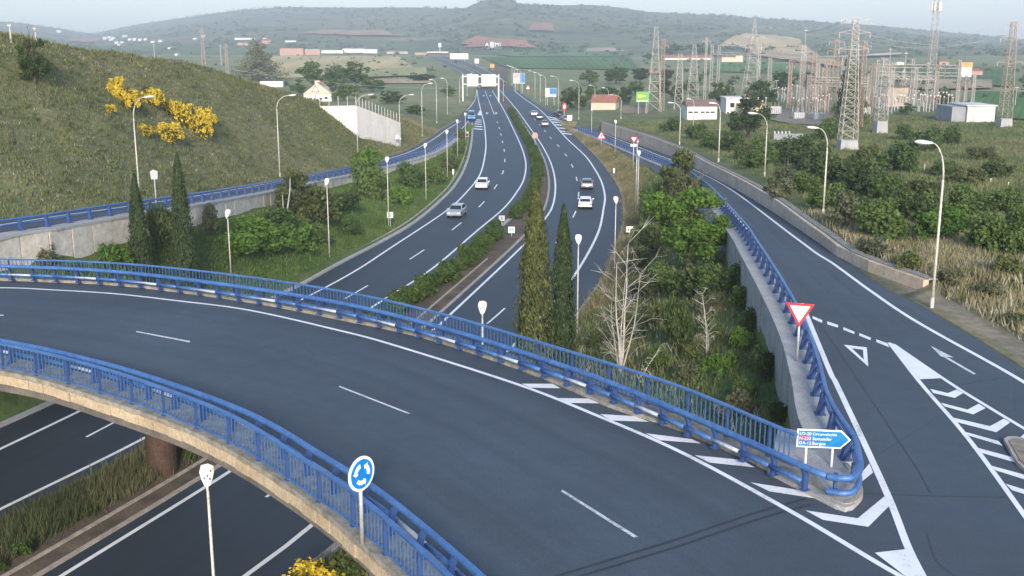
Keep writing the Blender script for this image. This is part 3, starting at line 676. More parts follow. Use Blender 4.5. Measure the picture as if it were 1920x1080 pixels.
def ring(name, outer, inner, mat, parent, dz):
    n = len(outer); vs = [(p.x, p.y, p.z + dz) for p in outer + inner]
    MB().add(vs, [(i, (i + 1) % n, n + (i + 1) % n, n + i) for i in range(n)]).build(name, mat, parent, True)
ring('yield_triangle', [P(a, b, ZD) for a, b in [(1582, 647), (1625, 652), (1628, 688)]], [P(a, b, ZD) for a, b in [(1597, 653.5), (1618, 656.5), (1619.5, 675)]], M['paint'], junction, .016)
MB().add([P(a, b, ZD) + Vector((0, 0, .016)) for a, b in [(1745, 649), (1788, 671), (1775, 669.5), (1830, 701.5), (1826, 703), (1768, 669.5), (1764, 669)]], [(0, 1, 2, 5, 6), (2, 3, 4, 5)]).build('lane_arrow', M['paint_worn'], junction, True)
# expansion joint across the overpass and seams in the ramp
for k in (0, 1):
    c = cr([P(a + 9 * k, b + 11 * k, ZD) for a, b in [(1040, 1082), (1250, 1018), (1330, 991), (1430, 958), (1510, 936)]], 6); ribbon('expansion_joint', offs(c, .055), offs(c, -.055), M['joint'], road, .0125)
for pl in ([(1610, 925), (1740, 930), (1890, 933)], [(1628, 740), (1680, 820), (1720, 880), (1745, 925)], [(1500, 560), (1560, 640), (1628, 740)], [(1738, 1000), (1755, 1050), (1790, 1080)]):
    c = cr([P(a, b, ZD) for a, b in pl], 8); ribbon('asphalt_seam', offs(c, .025), offs(c, -.025), M['seam'], junction, .0105)
# kerbed island at the right edge of the picture
isl = [P(a, b, ZD) for a, b in [(1881, 829), (1890, 825), (1905, 825), (1960, 838), (2040, 880), (2040, 960), (1960, 925), (1905, 872)]]
mb = MB().prism([(p.x, p.y, p.z) for p in isl], (0, 0, .13)); mb.build('traffic_island', M['kerb'])['kind'] = 'structure'
ctr = sum(isl, Vector()) / len(isl); MB().prism([tuple(ctr + (p - ctr) * .84 + Vector((0, 0, .131))) for p in isl], (0, 0, .03)).build('island_paving', M['gravel'])['kind'] = 'structure'
# ground of the wedge between overpass and ramp: concrete nose
tip = [P(a, b, zb) for a, b in [(1500, 808), (1572, 860), (1598, 890), (1613, 915), (1612, 935), (1600, 947), (1585, 951), (1566, 945), (1493, 908), (1440, 880), (1460, 800)]]
MB().prism([(p.x, p.y, zb - .004) for p in tip], (0, 0, -.3)).build('concrete_nose', M['concrete'], over)
kp = cr([P(a, b, ZD) for a, b in [(1420, 873), (1493, 910), (1567, 948), (1590, 953), (1608, 944), (1615, 930), (1606, 905), (1588, 878)]], 8)
kl, kr = offs(kp, .11), offs(kp, -.04); kl[:, 2] = kr[:, 2] = zb + .02; slab_mb(kl, kr, .2).build('nose_kerb', M['kerb'], over)

# ---- railings and barriers
def upright(c, s):
    """frame on a curve: foot point and heading"""
    p = at_len(c, s); q = at_len(c, s + .05); r = at_len(c, max(s - .05, 0)); d = q - r
    return p, math.atan2(d[1], d[0])
def ped_railing(c, name, label, h, spacing=.21, post_every=9, maxb=300):
    root = empty(name, tuple(c[len(c) // 2]), label=label, cat='railing', group='blue balustrades of the overpass')
    base = Vector(root.location)
    L = arclen(c)[-1]
    top = resample(c, .8); top[:, 2] += h
    w_, t_ = .075, .06
    slab_mb(offs(top, w_), offs(top, -w_), t_).build('handrail', M['blue'], root, True)
    lo = resample(c, .8); lo[:, 2] += .10; slab_mb(offs(lo, .03), offs(lo, -.03), .05).build('bottom_rail', M['blue'], root, True)
    bal = MB().box((0, 0, (h - .06 + .06) / 2 + .02), (.028, .028, h - .14)).mesh('baluster', M['blue'])
    pst = MB().box((0, 0, h / 2 - .05), (.06, .09, h - .05)).box((0, 0, .012), (.16, .16, .024)).mesh('post', M['blue_dark'])
    n = int(L / spacing); k = 0
    for i in range(n):
        p, a = upright(c, i * spacing + .05)
        if i % post_every == 0: link('post', pst, root, Vector(p) - base, (0, 0, a))
        elif k < maxb: link('baluster', bal, root, Vector(p) - base, (0, 0, a)); k += 1
    return root
Lf = cPF[cPF[:, 0] > -36]; Ln = cPN[cPN[:, 0] > -34]
ped_railing(Lf, 'railing', 'blue balustrade with thin upright bars along the far edge of the overpass', 1.05)
ped_railing(Ln, 'railing', 'blue balustrade with upright bars on the near stone ledge of the overpass', 1.0)
def wing(side):
    """curved bracket post of the tube barrier, in the plane across the road; side = +1 when the road is on +y"""
    prof = [(-.10, 0), (.06, 0), (.07, .30), (.05, .42), (.10, .56), (.16, .68), (.12, .80), (.02, .74), (-.06, .58), (-.11, .40)]
    mb = MB().prism([(-.05, y * side, z) for y, z in prof], (.10, 0, 0)); mb.box((0, -.02 * side, .012), (.22, .26, .024))
    return mb.mesh('bracket_post', M['blue_dark'])
def tube_barrier(c, name, label, spacing, side, white=True, hi=.75, lo=.32, first=0.0, rad=.095, wp=2, bay=3):
    root = empty(name, tuple(c[len(c) // 2]), label=label, cat='barrier', group=None)
    base = Vector(root.location); L = arclen(c)[-1]
    up = resample(c, .7); up[:, 2] += hi; off_ = .13 * side
    MB().path(offs(up, off_), rad, 8).build('upper_rail', M['blue'], root, True, True)
    me = wing(side); n = int((L - first) / spacing) + 1; i = 0
    for i in range(n):
        p, a = upright(c, first + i * spacing); link('bracket_post', me, root, Vector(p) - base, (0, 0, a))
        if i == n - 1: break
        s0, s1 = first + i * spacing, first + (i + 1) * spacing
        pts = np.array([at_len(c, s0 + (s1 - s0) * t) for t in (0, .5, 1)]); pts[:, 2] += lo
        wh = white and i % bay == wp  # at a regular interval one bay of the lower rail is paler and slimmer
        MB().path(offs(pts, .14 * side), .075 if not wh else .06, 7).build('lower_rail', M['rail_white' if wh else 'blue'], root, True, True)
        if wh: root.children[-1]['label'] = 'white section of the lower blue rail'
    return root
fb = cBF[(cBF[:, 0] > -36)]
tube_barrier(fb, 'tube_barrier', 'blue two-tube crash barrier with white sections beside the far kerb of the overpass', 1.25, -1)
nb = cBN[(cBN[:, 0] > -34)]
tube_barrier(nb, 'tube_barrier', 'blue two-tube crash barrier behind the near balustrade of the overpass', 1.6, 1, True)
# ---- left ramp: retaining wall panels, walkway slabs, barrier
def panels(root, c, sl, gap, zt_off, depth, th, mat, name, side=1, jit=.02):
    L = arclen(c)[-1]; n = int(L / sl)
    for i in range(n):
        p = at_len(c, i * sl + gap); q = at_len(c, (i + 1) * sl - gap); m = at_len(c, (i + .5) * sl)
        d = (q - p) / (np.linalg.norm(q - p) + 1e-9); nm = np.array([-d[1], d[0], 0]) * side; j = jit * math.sin(i * 5.1)
        V = []
        for t, e in ((p, 0), (q, 0)):
            dd = depth(t[1]) if callable(depth) else depth
            zt0 = t[2] + (zt_off(t[1]) if callable(zt_off) else zt_off)
            for o in (j, -th):
                V += [t + nm * o + [0, 0, zt0 - t[2]], t + nm * o + [0, 0, zt0 - t[2] - dd]]
        MB().add(V, [(0, 1, 5, 4), (2, 6, 7, 3), (0, 4, 6, 2), (1, 3, 7, 5), (0, 2, 3, 1), (4, 5, 7, 6)]).build(name, mat, root, True)
cw = cWLs[(cWLs[:, 1] > 50) & (cWLs[:, 1] < 262)]
wl = empty('retaining_wall', tuple(cw[10]), label='pale concrete retaining wall with open joints holding up the left ramp', cat='retaining wall')
panels(wl, cw, 2.55, .055, -.02, lambda y: float(HL(y)) + 1.2, .35, M['concrete_warm'], 'wall_panel', -1)
wk = empty('ramp_walkway', tuple(cw[10]), kind='structure')
a, b = cw.copy(), cw.copy(); b[:, 0] -= 1.35; a[:, 0] += .06; a[:, 2] += .13; b[:, 2] += .13
def slabs(root, a, b, n, th, mat, name='paving_slab', gap=.006):
    A, B = zip_by_len(a, b, n * 2 + 1)
    for i in range(n):
        A1, B1 = A[2 * i:2 * i + 3].copy(), B[2 * i:2 * i + 3].copy()
        for q in (A1, B1):
            q[0] += (q[1] - q[0]) * gap; q[2] -= (q[2] - q[1]) * gap
        slab_mb(A1, B1, th).build(name, mat, root, True)
slabs(wk, a, b, 70, .17, M['concrete'])
def post_barrier(c, name, label, spacing, side, pw=.2, hi=.78):
    root = empty(name, tuple(c[len(c) // 2]), label=label, cat='barrier'); base = Vector(root.location); L = arclen(c)[-1]
    up = resample(c, 1.5); up[:, 2] += hi; MB().path(offs(up, .12 * side), .085, 6).build('upper_rail', M['blue'], root, True, True)
    lo = resample(c, 1.5); lo[:, 2] += hi - .34; MB().path(offs(lo, .12 * side), .07, 6).build('lower_rail', M['blue'], root, True, True)
    prof = [(-.17, 0), (.08, 0), (.10, .5), (.06, hi - .05), (-.04, hi - .02), (-.08, .5)]
    mb = MB().prism([(-pw / 2, y * side, z) for y, z in prof], (pw, 0, 0)); mb.box((0, -.05 * side, .012), (pw + .16, .36, .024))
    mb.add([(-pw * .9, -.12 * side, 0), (pw * .9, -.12 * side, 0), (0, -.10 * side, .45)], [(0, 1, 2)])
    me = mb.mesh('post', M['blue_dark'])
    for i in range(min(int(L / spacing), 299)):
        p, a = upright(c, i * spacing + .3); link('post', me, root, Vector(p) - base, (0, 0, a))
    return root
cb = cw[(cw[:, 1] > 56) & (cw[:, 1] < 258)].copy(); cb[:, 0] -= 1.1; cb[:, 2] += .13
post_barrier(cb, 'post_barrier', 'blue two-rail crash barrier along the left ramp above the pale wall', 2.6, 1, .24)
# ---- right ramp: inner wall, walkway, barrier, tan outer wall
cr_ = cWRs[(cWRs[:, 1] > 33.2) & (cWRs[:, 1] < 262)]; cr_n = cWRs[(cWRs[:, 1] > 30.4) & (cWRs[:, 1] < 262)]
wr = empty('retaining_wall', tuple(cr_[8]), label='grey concrete retaining wall with stepped panels under the right ramp walkway', cat='retaining wall')
panels(wr, cr_, 2.45, .05, -.02, lambda y: float(HR(y)) + 1.3, .35, M['concrete'], 'wall_panel', 1, .05)
wk2 = empty('ramp_walkway', tuple(cr_[8]), kind='structure')
a, b = cr_n.copy(), cr_n.copy(); a[:, 0] -= .08; b[:, 0] += 1.1; a[:, 2] += .13; b[:, 2] += .13
slabs(wk2, a, b, 88, .17, M['concrete'])
cb2 = cr_n[(cr_n[:, 1] > 30.0) & (cr_n[:, 1] < 258)].copy(); cb2[:, 0] += .74; cb2[:, 2] += .13
post_barrier(cb2, 'post_barrier', 'blue two-rail crash barrier with flared posts along the right ramp walkway', 2.0, -1, .26)
# rounded end loop joining overpass barrier and ramp barrier
e0 = offs(fb, -.13)[-1] + [0, 0, .75]; e1 = offs(cb2, -.12)[0] + [0, 0, .78]
loop = cr([e0, P(1580, 897, zb + .78), P(1602, 893, zb + .80), P(1613, 876, zb + .80), P(1611, 858, zb + .79), e1], 8)
root = empty('barrier_end', tuple(P(1595, 905, zb)), label='rounded blue end loops where the two crash barriers meet at the concrete nose', cat='barrier end')
MB().path(loop, .10, 8).build('upper_loop', M['blue'], root, True, True)
lp = loop.copy(); lp[:, 2] -= .43; MB().path(lp, .085, 8).build('lower_loop', M['blue'], root, True, True)
for a, b in ((1565, 925), (1598, 905)):
    p = P(a, b, zb); MB().box((p.x, p.y, zb + .3), (.1, .1, .6)).build('end_post', M['blue_dark'], root, True)

yw = np.arange(53.8, 257, 1.5); cwo = on(XWA, ZWR, yw)
wo = empty('roadside_wall', tuple(cwo[10]), label='tan concrete wall tapering down along the outer edge of the right ramp', cat='wall')
panels(wo, cwo, 4.9, .02, lambda y: float(HWALL(y)), lambda y: float(HWALL(y)) + .5, .32, M['concrete_pink'], 'wall_panel', -1, .01)
a = cwo.copy(); a[:, 2] = ZWR(yw) + HWALL(yw) + .07; b = a.copy(); b[:, 0] += .42; a[:, 0] -= .05
slab_mb(a, b, .08).build('coping', M['ledge'], wo, True)
for yq in (256.6,): p = (float(XRB(yq)), yq, float(ZWR(yq))); MB().box((p[0] + .1, p[1], p[2] + 1.1), (.7, .7, 2.6)).build('end_pillar', M['concrete_dark'], wo, True)
# ---- white wall at the cutting behind the left ramp
Cc = P(672, 285, 1.9); Dd = P(752, 273, 1.45); Aa = Cc + Vector((-9.5, -1.0, 0))
ww = empty('cutting_wall', tuple(Cc), label='large off-white L-shaped wall cut into the hillside beside the left ramp', cat='wall')
zc_ = Cc.z + height_to(Cc, 198); zd_ = Dd.z + height_to(Dd, 230)
def wallface(p, q, zp, zq, n, name):
    d = (q - p); d.z = 0; d.normalize(); nm = Vector((-d.y, d.x, 0)) * .4
    for i in range(n):
        a, b = p.lerp(q, i / n), p.lerp(q, (i + 1) / n); za, zb_ = zp + (zq - zp) * i / n, zp + (zq - zp) * (i + 1) / n
        a2 = a + d * .015; b2 = b - d * .015; o = nm * (.03 * math.sin(i * 3))
        V = [Vector((a2.x, a2.y, -1)) + o, Vector((b2.x, b2.y, -1)) + o, Vector((b2.x, b2.y, zb_)) + o, Vector((a2.x, a2.y, za)) + o]
        MB().add(V + [v + nm for v in V], [(0, 1, 2, 3), (7, 6, 5, 4), (0, 4, 5, 1), (1, 5, 6, 2), (2, 6, 7, 3), (3, 7, 4, 0)]).build('wall_panel', M['concrete_white'], ww, True)
wallface(Aa, Cc, zc_ - .1, zc_, 3, 'wall_panel'); wallface(Cc, Dd, zc_, zd_, 6, 'wall_panel')
mb = MB()
for i in range(15):
    q = Cc.lerp(Dd, i / 14); zz = zc_ + (zd_ - zc_) * i / 14; mb.box((q.x - .2, q.y + .2, zz + .8), (.08, .08, 1.7))
for i in range(6):
    q = Aa.lerp(Cc, i / 6); mb.box((q.x - .1, q.y + .3, zc_ + .8), (.08, .08, 1.7))
mb.build('fence_posts', M['galv'], ww, True)

# ------------------------------------------------------------------ foliage
def leaves(pts, nrm, size, ca, cb, asp=1.0, up=0.0, rnd=.9):
    """one small quad per point, facing roughly along nrm"""
    n = len(pts)
    d = nrm + RNG.normal(0, rnd, (n, 3)); d /= np.linalg.norm(d, axis=1)[:, None] + 1e-9
    a = np.cross(d, RNG.normal(0, 1, (n, 3)) * (1 - up) + np.array([0, 0, 1.0]) * 0); a /= np.linalg.norm(a, axis=1)[:, None] + 1e-9
    if up > 0:
        b0 = np.tile([0, 0, 1.0], (n, 1)) + RNG.normal(0, .25, (n, 3)); b0 -= d * (b0 * d).sum(1)[:, None]; b0 /= np.linalg.norm(b0, axis=1)[:, None] + 1e-9
        b = b0; a = np.cross(b, d)
    else: b = np.cross(d, a)
    s = (size * RNG.uniform(.55, 1.35, n))[:, None]; t = s * asp
    V = np.stack([pts - a * s * .5, pts - b * t * .5, pts + a * s * .5, pts + b * t * .5], 1).reshape(-1, 3)
    F = np.arange(4 * n).reshape(n, 4)
    k = np.clip(RNG.beta(2, 2, n), 0, 1)[:, None]; C = np.repeat(np.array(ca) * (1 - k) + np.array(cb) * k, 4, 0)
    return V, F, C
def blob_pts(n, blobs, inner=.35):
    b = np.array(blobs, float); wgt = (b[:, 3] * b[:, 4] * b[:, 5]) ** .667; i = RNG.choice(len(b), n, p=wgt / wgt.sum())
    d = RNG.normal(0, 1, (n, 3)); d /= np.linalg.norm(d, axis=1)[:, None]
    r = RNG.uniform(inner ** 2, 1, n) ** .5
    r *= 1 + .16 * np.sin(d[:, 0] * 7 + i) * np.sin(d[:, 1] * 6 + 2 * i) + .10 * RNG.normal(0, 1, n)
    return b[i, :3] + d * r[:, None] * b[i, 3:], d
def lobes(k, R_=1.0, H=1.3, flat_=.8):
    out = [(0, 0, H * .36, R_ * .5, R_ * .5, H * .36)]
    for j in range(k + 6):
        a = random.uniform(0, 6.283); e = random.uniform(.05, 1.35); q = random.uniform(.62, .9); s = random.uniform(.13, .25)
        out.append((R_ * q * math.cos(a) * math.cos(e), R_ * q * math.sin(a) * math.cos(e), H * (.12 + .72 * q * math.sin(e)), R_ * s, R_ * s, H * s * flat_))
    for j in range(k // 2):
        a = 2 * math.pi * j / k + random.uniform(-.4, .4); r = R_ * random.uniform(.35, .65); s = random.uniform(.28, .48)
        out.append((r * math.cos(a), r * math.sin(a), H * random.uniform(.28, .78), R_ * s, R_ * s, H * s * flat_))
    return out
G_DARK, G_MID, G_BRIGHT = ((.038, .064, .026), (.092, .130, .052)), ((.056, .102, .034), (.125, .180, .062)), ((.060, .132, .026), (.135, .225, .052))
G_OLIVE, G_GREY, G_DRY = ((.062, .086, .034), (.140, .165, .068)), ((.080, .096, .060), (.165, .178, .118)), ((.105, .090, .048), (.20, .17, .095))
FAM = {'dark': G_DARK, 'mid': G_MID, 'bright': G_BRIGHT, 'olive': G_OLIVE, 'grey': G_GREY, 'dry': G_DRY}
BUSH = {}
def bush_mesh(fam):
    if fam not in BUSH:
        BUSH[fam] = []
        for k in range(3):
            n = 2800; p, d = blob_pts(n, lobes(8 + k)); p[:, 2] = np.maximum(p[:, 2], .01)
            V, F, C = leaves(p, d, .115, *FAM[fam]); BUSH[fam].append(mesh_np('bush', V, F, M['leaf'], C))
    return random.choice(BUSH[fam])
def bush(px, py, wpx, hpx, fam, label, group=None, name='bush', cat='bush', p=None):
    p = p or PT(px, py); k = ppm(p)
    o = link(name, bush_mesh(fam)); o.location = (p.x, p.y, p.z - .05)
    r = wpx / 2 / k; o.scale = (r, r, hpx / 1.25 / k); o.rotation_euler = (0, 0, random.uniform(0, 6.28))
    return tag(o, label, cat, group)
def limb_tree(h, trunk_r, nlimb, spread, mat, seed, start=.35, twist=.3, sub=3):
    rr = random.Random(seed); mb = MB()
    pts = [Vector((rr.uniform(-.03, .03) * h * i / 5, rr.uniform(-.03, .03) * h * i / 5, h * i / 6)) for i in range(7)]
    mb.path(pts, [trunk_r * (1 - .13 * i) for i in range(7)], 7)
    ends = []
    for j in range(nlimb):
        t = start + (1 - start) * (j + .5) / nlimb; i = min(int(t * 6), 5); o = pts[i].lerp(pts[i + 1], t * 6 - i)
        a = j * 2.4 + rr.uniform(-.4, .4); L = spread * (1.15 - .5 * t) * rr.uniform(.75, 1.1)
        q = [o]; d = Vector((math.cos(a), math.sin(a), .55 + .5 * t)).normalized()
        for s in range(4):
            q.append(q[-1] + d * L / 4); d = (d + Vector((rr.uniform(-twist, twist), rr.uniform(-twist, twist), rr.uniform(0, twist)))).normalized()
        r0 = trunk_r * .45 * (1.1 - .6 * t); mb.path(q, [r0, r0 * .8, r0 * .6, r0 * .42, r0 * .22], 5); ends.append(q[-1])
        for s in range(sub):
            b = q[1 + s % 3]; e = (d + Vector((rr.uniform(-1, 1), rr.uniform(-1, 1), rr.uniform(-.1, .9)))).normalized() * L * rr.uniform(.3, .55)
            mb.path([b, b + e * .5 + Vector((0, 0, .03 * h * rr.random())), b + e], [r0 * .4, r0 * .26, r0 * .1], 4); ends.append(b + e)
    return mb, ends
CROWN = {}
def tree(px, py, wpx, hpx, fam, label, group=None, name='tree', bare=.28, p=None, conic=False, nleaf=3200, cat='tree'):
    p = p or PT(px, py); k = ppm(p); h, wd = hpx / k, wpx / k
    root = empty(name, (p.x, p.y, p.z - .05), random.uniform(0, 6.28), label, cat, group)
    key = (fam, conic, random.randrange(3), nleaf, bare < .16)
    if key not in CROWN:
        mb, ends = limb_tree(1.0, .03, 9, .42, None, hash(key[2]) + 5, .3)
        if conic: bl = [(.06 * math.sin(j * 2.1), .06 * math.cos(j * 2.1), .12 + .84 * j / 12, .5 * (1.02 - j / 12.3), .5 * (1.02 - j / 12.3), .075) for j in range(12)]
        else:
            bl = [(e.x, e.y, e.z, random.uniform(.10, .19), random.uniform(.10, .19), random.uniform(.07, .13)) for e in ends if e.z > bare] + [(0, 0, .72, .26, .26, .2), (.16, .1, .55, .2, .2, .13), (-.17, -.08, .58, .2, .2, .14), (.05, -.2, .5, .18, .18, .12)]
            if bare < .16: 
                bl = [(0, 0, .42, .24, .24, .26)]
                for j in range(30):
                    a = j * 2.4 + random.uniform(-.3, .3); e = random.uniform(-.9, 1.4); q = random.uniform(.55, 1.0); sz_ = random.uniform(.07, .135)
                    bl.append((.40 * q * math.cos(a) * math.cos(e), .40 * q * math.sin(a) * math.cos(e), .48 + .42 * q * math.sin(e), sz_, sz_, sz_ * .8))
            bl = [(x, y, max(.1, min(z, .9)), a, b, c) for x, y, z, a, b, c in bl]
        pts, d = blob_pts(nleaf, bl, .2); V, F, C = leaves(pts, d, .045 if nleaf == 3200 else .031 if nleaf > 3300 else .07, *FAM[fam])
        CROWN[key] = (mesh_np('crown', V, F, M['leaf'] if not conic else M['needle'], C), mb.mesh('trunk', M['bark'], True))
    cm, tm = CROWN[key]
    c = link('crown', cm, root); c.scale = (wd, wd, h); t = link('trunk', tm, root); t.scale = (wd * .9 + h * .1, wd * .9 + h * .1, h * .95)
    return root
def cypress(p, h, wd, fam, label, n=13000, name='cypress'):
    root = empty(name, (p.x, p.y, p.z - .05), 0, label, 'cypress', 'tall columnar cypresses beside the overpass')
    z = RNG.uniform(0, 1, n) ** .8; prof = np.clip(np.minimum((z + .03) * 7, 1) * (1 - z ** 2.6 * .96) ** .9, .04, 1)
    a = RNG.uniform(0, 6.283, n); rr = prof * wd / 2 * np.clip(RNG.normal(.9, .17, n), .3, 1.35) * (1 + .16 * np.sin(a * 5 + z * 9) + .08 * np.sin(a * 11 - z * 23))
    pts = np.stack([rr * np.cos(a), rr * np.sin(a), .25 + z * (h - .25)], 1); d = np.stack([np.cos(a), np.sin(a), np.full(n, .25)], 1)
    ca, cb = fam; V, F, C = leaves(pts, d, .085, ca, cb, 2.6, .85, .5)
    link('crown', mesh_np('crown', V, F, M['needle'], C), root)
    MB().tube((0, 0, 0), (0, 0, h * .85), .14, .03, 7).build('trunk', M['bark'], root)
    return root
CY = ((.032, .050, .020), (.105, .115, .045)); CYD = ((.022, .040, .020), (.062, .085, .040))
def at_y(px, y):
    d = sight(px, 540); x = None
    for _ in range(12):
        z = float(zt(x if x is not None else 0, y)); dep = y * CP + (CAM_H - z) * SP; x = (px - 960) / FPX * dep
    return Vector((x, y, float(zt(x, y))))
for px, y, pt, wpx, fam, lb in ((1002, 50, 340, 70, CY, 'thick tall olive-brown cypress rising behind the overpass railing beside the motorway'), (1053, 56, 384, 46, CYD, 'slimmer dark cypress standing to the right of the thick olive one'), (981, 53, 545, 26, CYD, 'short dark cypress half hidden at the left of the thick olive one'),
                                (268, 79, 325, 32, CYD, 'narrow dark cypress in front of the left retaining wall, left of a pair'), (352, 82, 286, 40, CYD, 'dark cypress in front of the left retaining wall, right and wider of a pair')):
    p = at_y(px, y); cypress(p, height_to(p, pt), wpx / ppm(p), fam, lb)

# left bank
for q in [(445, 478, 100, 50, 'bright', 'bright green bramble patch between the first lamp pole and the dark cypress'), (505, 470, 90, 44, 'bright', 'bright green bramble patch right of the first lamp pole'), (600, 455, 70, 36, 'mid', 'green bramble patch just left of the second lamp pole'), (655, 440, 60, 34, 'mid', 'green bush on the bank between second and third lamp poles'),
          (260, 492, 60, 40, 'mid', 'green bush at the left foot of the left cypress pair'), (90, 498, 60, 42, 'grey', 'pale grey-green bush growing at the foot of the left retaining wall near the picture edge'), (215, 497, 80, 46, 'bright', 'bright green bush sprawling against the foot of the left retaining wall'),
          (305, 470, 75, 95, 'dark', 'dark twiggy shrub filling the gap between the left pair of cypresses'), (395, 440, 50, 56, 'grey', 'grey-leaved shrub right of the left cypress pair by the retaining wall'),
          (470, 452, 120, 48, 'bright', 'broad bright green bramble mound on the left bank behind the first lamp pole'), (560, 470, 110, 60, 'bright', 'large lush green bramble mound in the middle of the left bank'), (520, 425, 90, 40, 'mid', 'low green bramble mound just under the pale twin-stemmed tree'),
          (588, 418, 120, 72, 'olive', 'brown-green thicket below the left ramp barrier beside the pale twin-stemmed tree'), (640, 400, 70, 44, 'dark', 'small dark bush right of the brown thicket on the left bank'),
          (700, 372, 95, 70, 'mid', 'tall dense green bush against the left ramp wall between two lamp poles'), (690, 335, 70, 50, 'bright', 'light green bush overtopping the left ramp barrier'), (748, 384, 60, 40, 'bright', 'bright round bush behind the lamp pole with a small plate'),
          (775, 350, 70, 46, 'mid', 'green bush below the middle of the left ramp barrier'), (815, 345, 60, 40, 'mid', 'round green bush on the narrow upper left bank'), (840, 320, 44, 32, 'olive', 'olive bush on the narrowing left bank near its top'), (862, 290, 34, 28, 'mid', 'small green bush at the tip of the left bank'), (868, 262, 26, 22, 'olive', 'tiny olive bush where the left ramp joins the motorway')]:
    bush(*q[:5], q[5], 'bushes on the left bank')
tree(560, 412, 110, 96, 'olive', 'loose olive tree rising from the thicket beside the left ramp wall', None, 'tree', .1, nleaf=3200)
p = PT(537, 418); k = ppm(p)
r_ = empty('pale_tree', tuple(p), 0, 'slender pale twin-stemmed tree trunk standing against the left ramp wall', 'tree')
mb = MB(); mb.path([(0, 0, 0), (.15, 0, 25 / k), (.5, 0, 60 / k), (.6, .1, 95 / k)], [.09, .08, .06, .02], 6); mb.path([(0, 0, .1), (-.25, 0, 30 / k), (-.25, 0, 58 / k)], [.06, .05, .02], 6); mb.build('trunk', M['bark_pale'], r_, False, True)
pts, d = blob_pts(500, [(.6, .1, 95 / k, .7, .6, .5), (-.25, 0, 62 / k, .6, .5, .5)]); V, F, C = leaves(pts, d, .16, *G_OLIVE); link('crown', mesh_np('crown', V, F, M['leaf'], C), r_)
# right bank
tree(1290, 515, 210, 186, 'bright', 'spreading bright green tree on the right bank in front of the ramp barrier', None, 'tree', .14, nleaf=9000)
tree(1276, 392, 104, 122, 'olive', 'tall olive-green feathery tree hiding part of the right ramp barrier', None, 'tree', .12, nleaf=3200)
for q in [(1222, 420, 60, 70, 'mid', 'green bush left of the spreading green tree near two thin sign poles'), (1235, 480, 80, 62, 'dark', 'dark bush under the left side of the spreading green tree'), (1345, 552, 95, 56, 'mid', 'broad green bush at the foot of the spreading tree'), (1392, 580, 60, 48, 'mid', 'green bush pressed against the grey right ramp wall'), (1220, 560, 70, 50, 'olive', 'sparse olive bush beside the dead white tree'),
          (1268, 655, 64, 100, 'dark', 'upright dark conical bush in the middle of the right bank'), (1396, 655, 54, 46, 'bright', 'round bright green bush near the grey right ramp wall'), (1345, 700, 70, 46, 'bright', 'low yellow-green bush between the round bush and the railing'), (1437, 712, 66, 64, 'dark', 'dark bush at the foot of the grey ramp wall, nearest to the blue sign'), (1290, 715, 60, 36, 'grey', 'weedy grey-green clump behind the far railing'),
          (1372, 780, 90, 50, 'grey', 'tall pale weeds behind the end of the far railing'), (1462, 790, 50, 46, 'dark', 'dark weeds in the corner between the railing and the ramp wall'), (1325, 585, 60, 40, 'grey', 'grey shrub around the thin bare tree on the right bank'), (1185, 640, 70, 50, 'olive', 'olive scrub growing among the stems of the dead white tree'), (1120, 655, 60, 34, 'olive', 'low olive clump just right of the slim cypress'), (1255, 600, 50, 44, 'olive', 'olive shrub behind the conical bush'), (1200, 505, 50, 40, 'olive', 'small olive shrub at the edge of the right bank above the dead tree')]:
    bush(*q[:5], q[5], 'bushes on the right bank')
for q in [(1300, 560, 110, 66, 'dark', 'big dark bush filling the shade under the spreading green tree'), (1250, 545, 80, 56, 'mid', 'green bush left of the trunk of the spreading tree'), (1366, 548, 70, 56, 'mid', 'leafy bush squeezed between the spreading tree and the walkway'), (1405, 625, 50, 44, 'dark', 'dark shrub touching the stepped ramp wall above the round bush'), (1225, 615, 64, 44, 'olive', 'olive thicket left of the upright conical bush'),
          (1205, 465, 60, 52, 'mid', 'green bush at the road edge left of the spreading tree crown'), (1330, 630, 60, 36, 'mid', 'low green bush at the foot of the thin bare tree'), (1305, 675, 60, 34, 'olive', 'low olive bush right of the conical bush'), (1240, 690, 70, 40, 'mid', 'green weeds right of the dead white tree'), (1400, 745, 60, 40, 'mid', 'green bush against the wall above the direction sign'), (1240, 385, 50, 44, 'mid', 'small green bush under the far ramp barrier'), (1190, 560, 44, 34, 'olive', 'thin olive shrub behind the crown of the dead white tree')]:
    bush(*q[:5], q[5], 'bushes on the right bank')
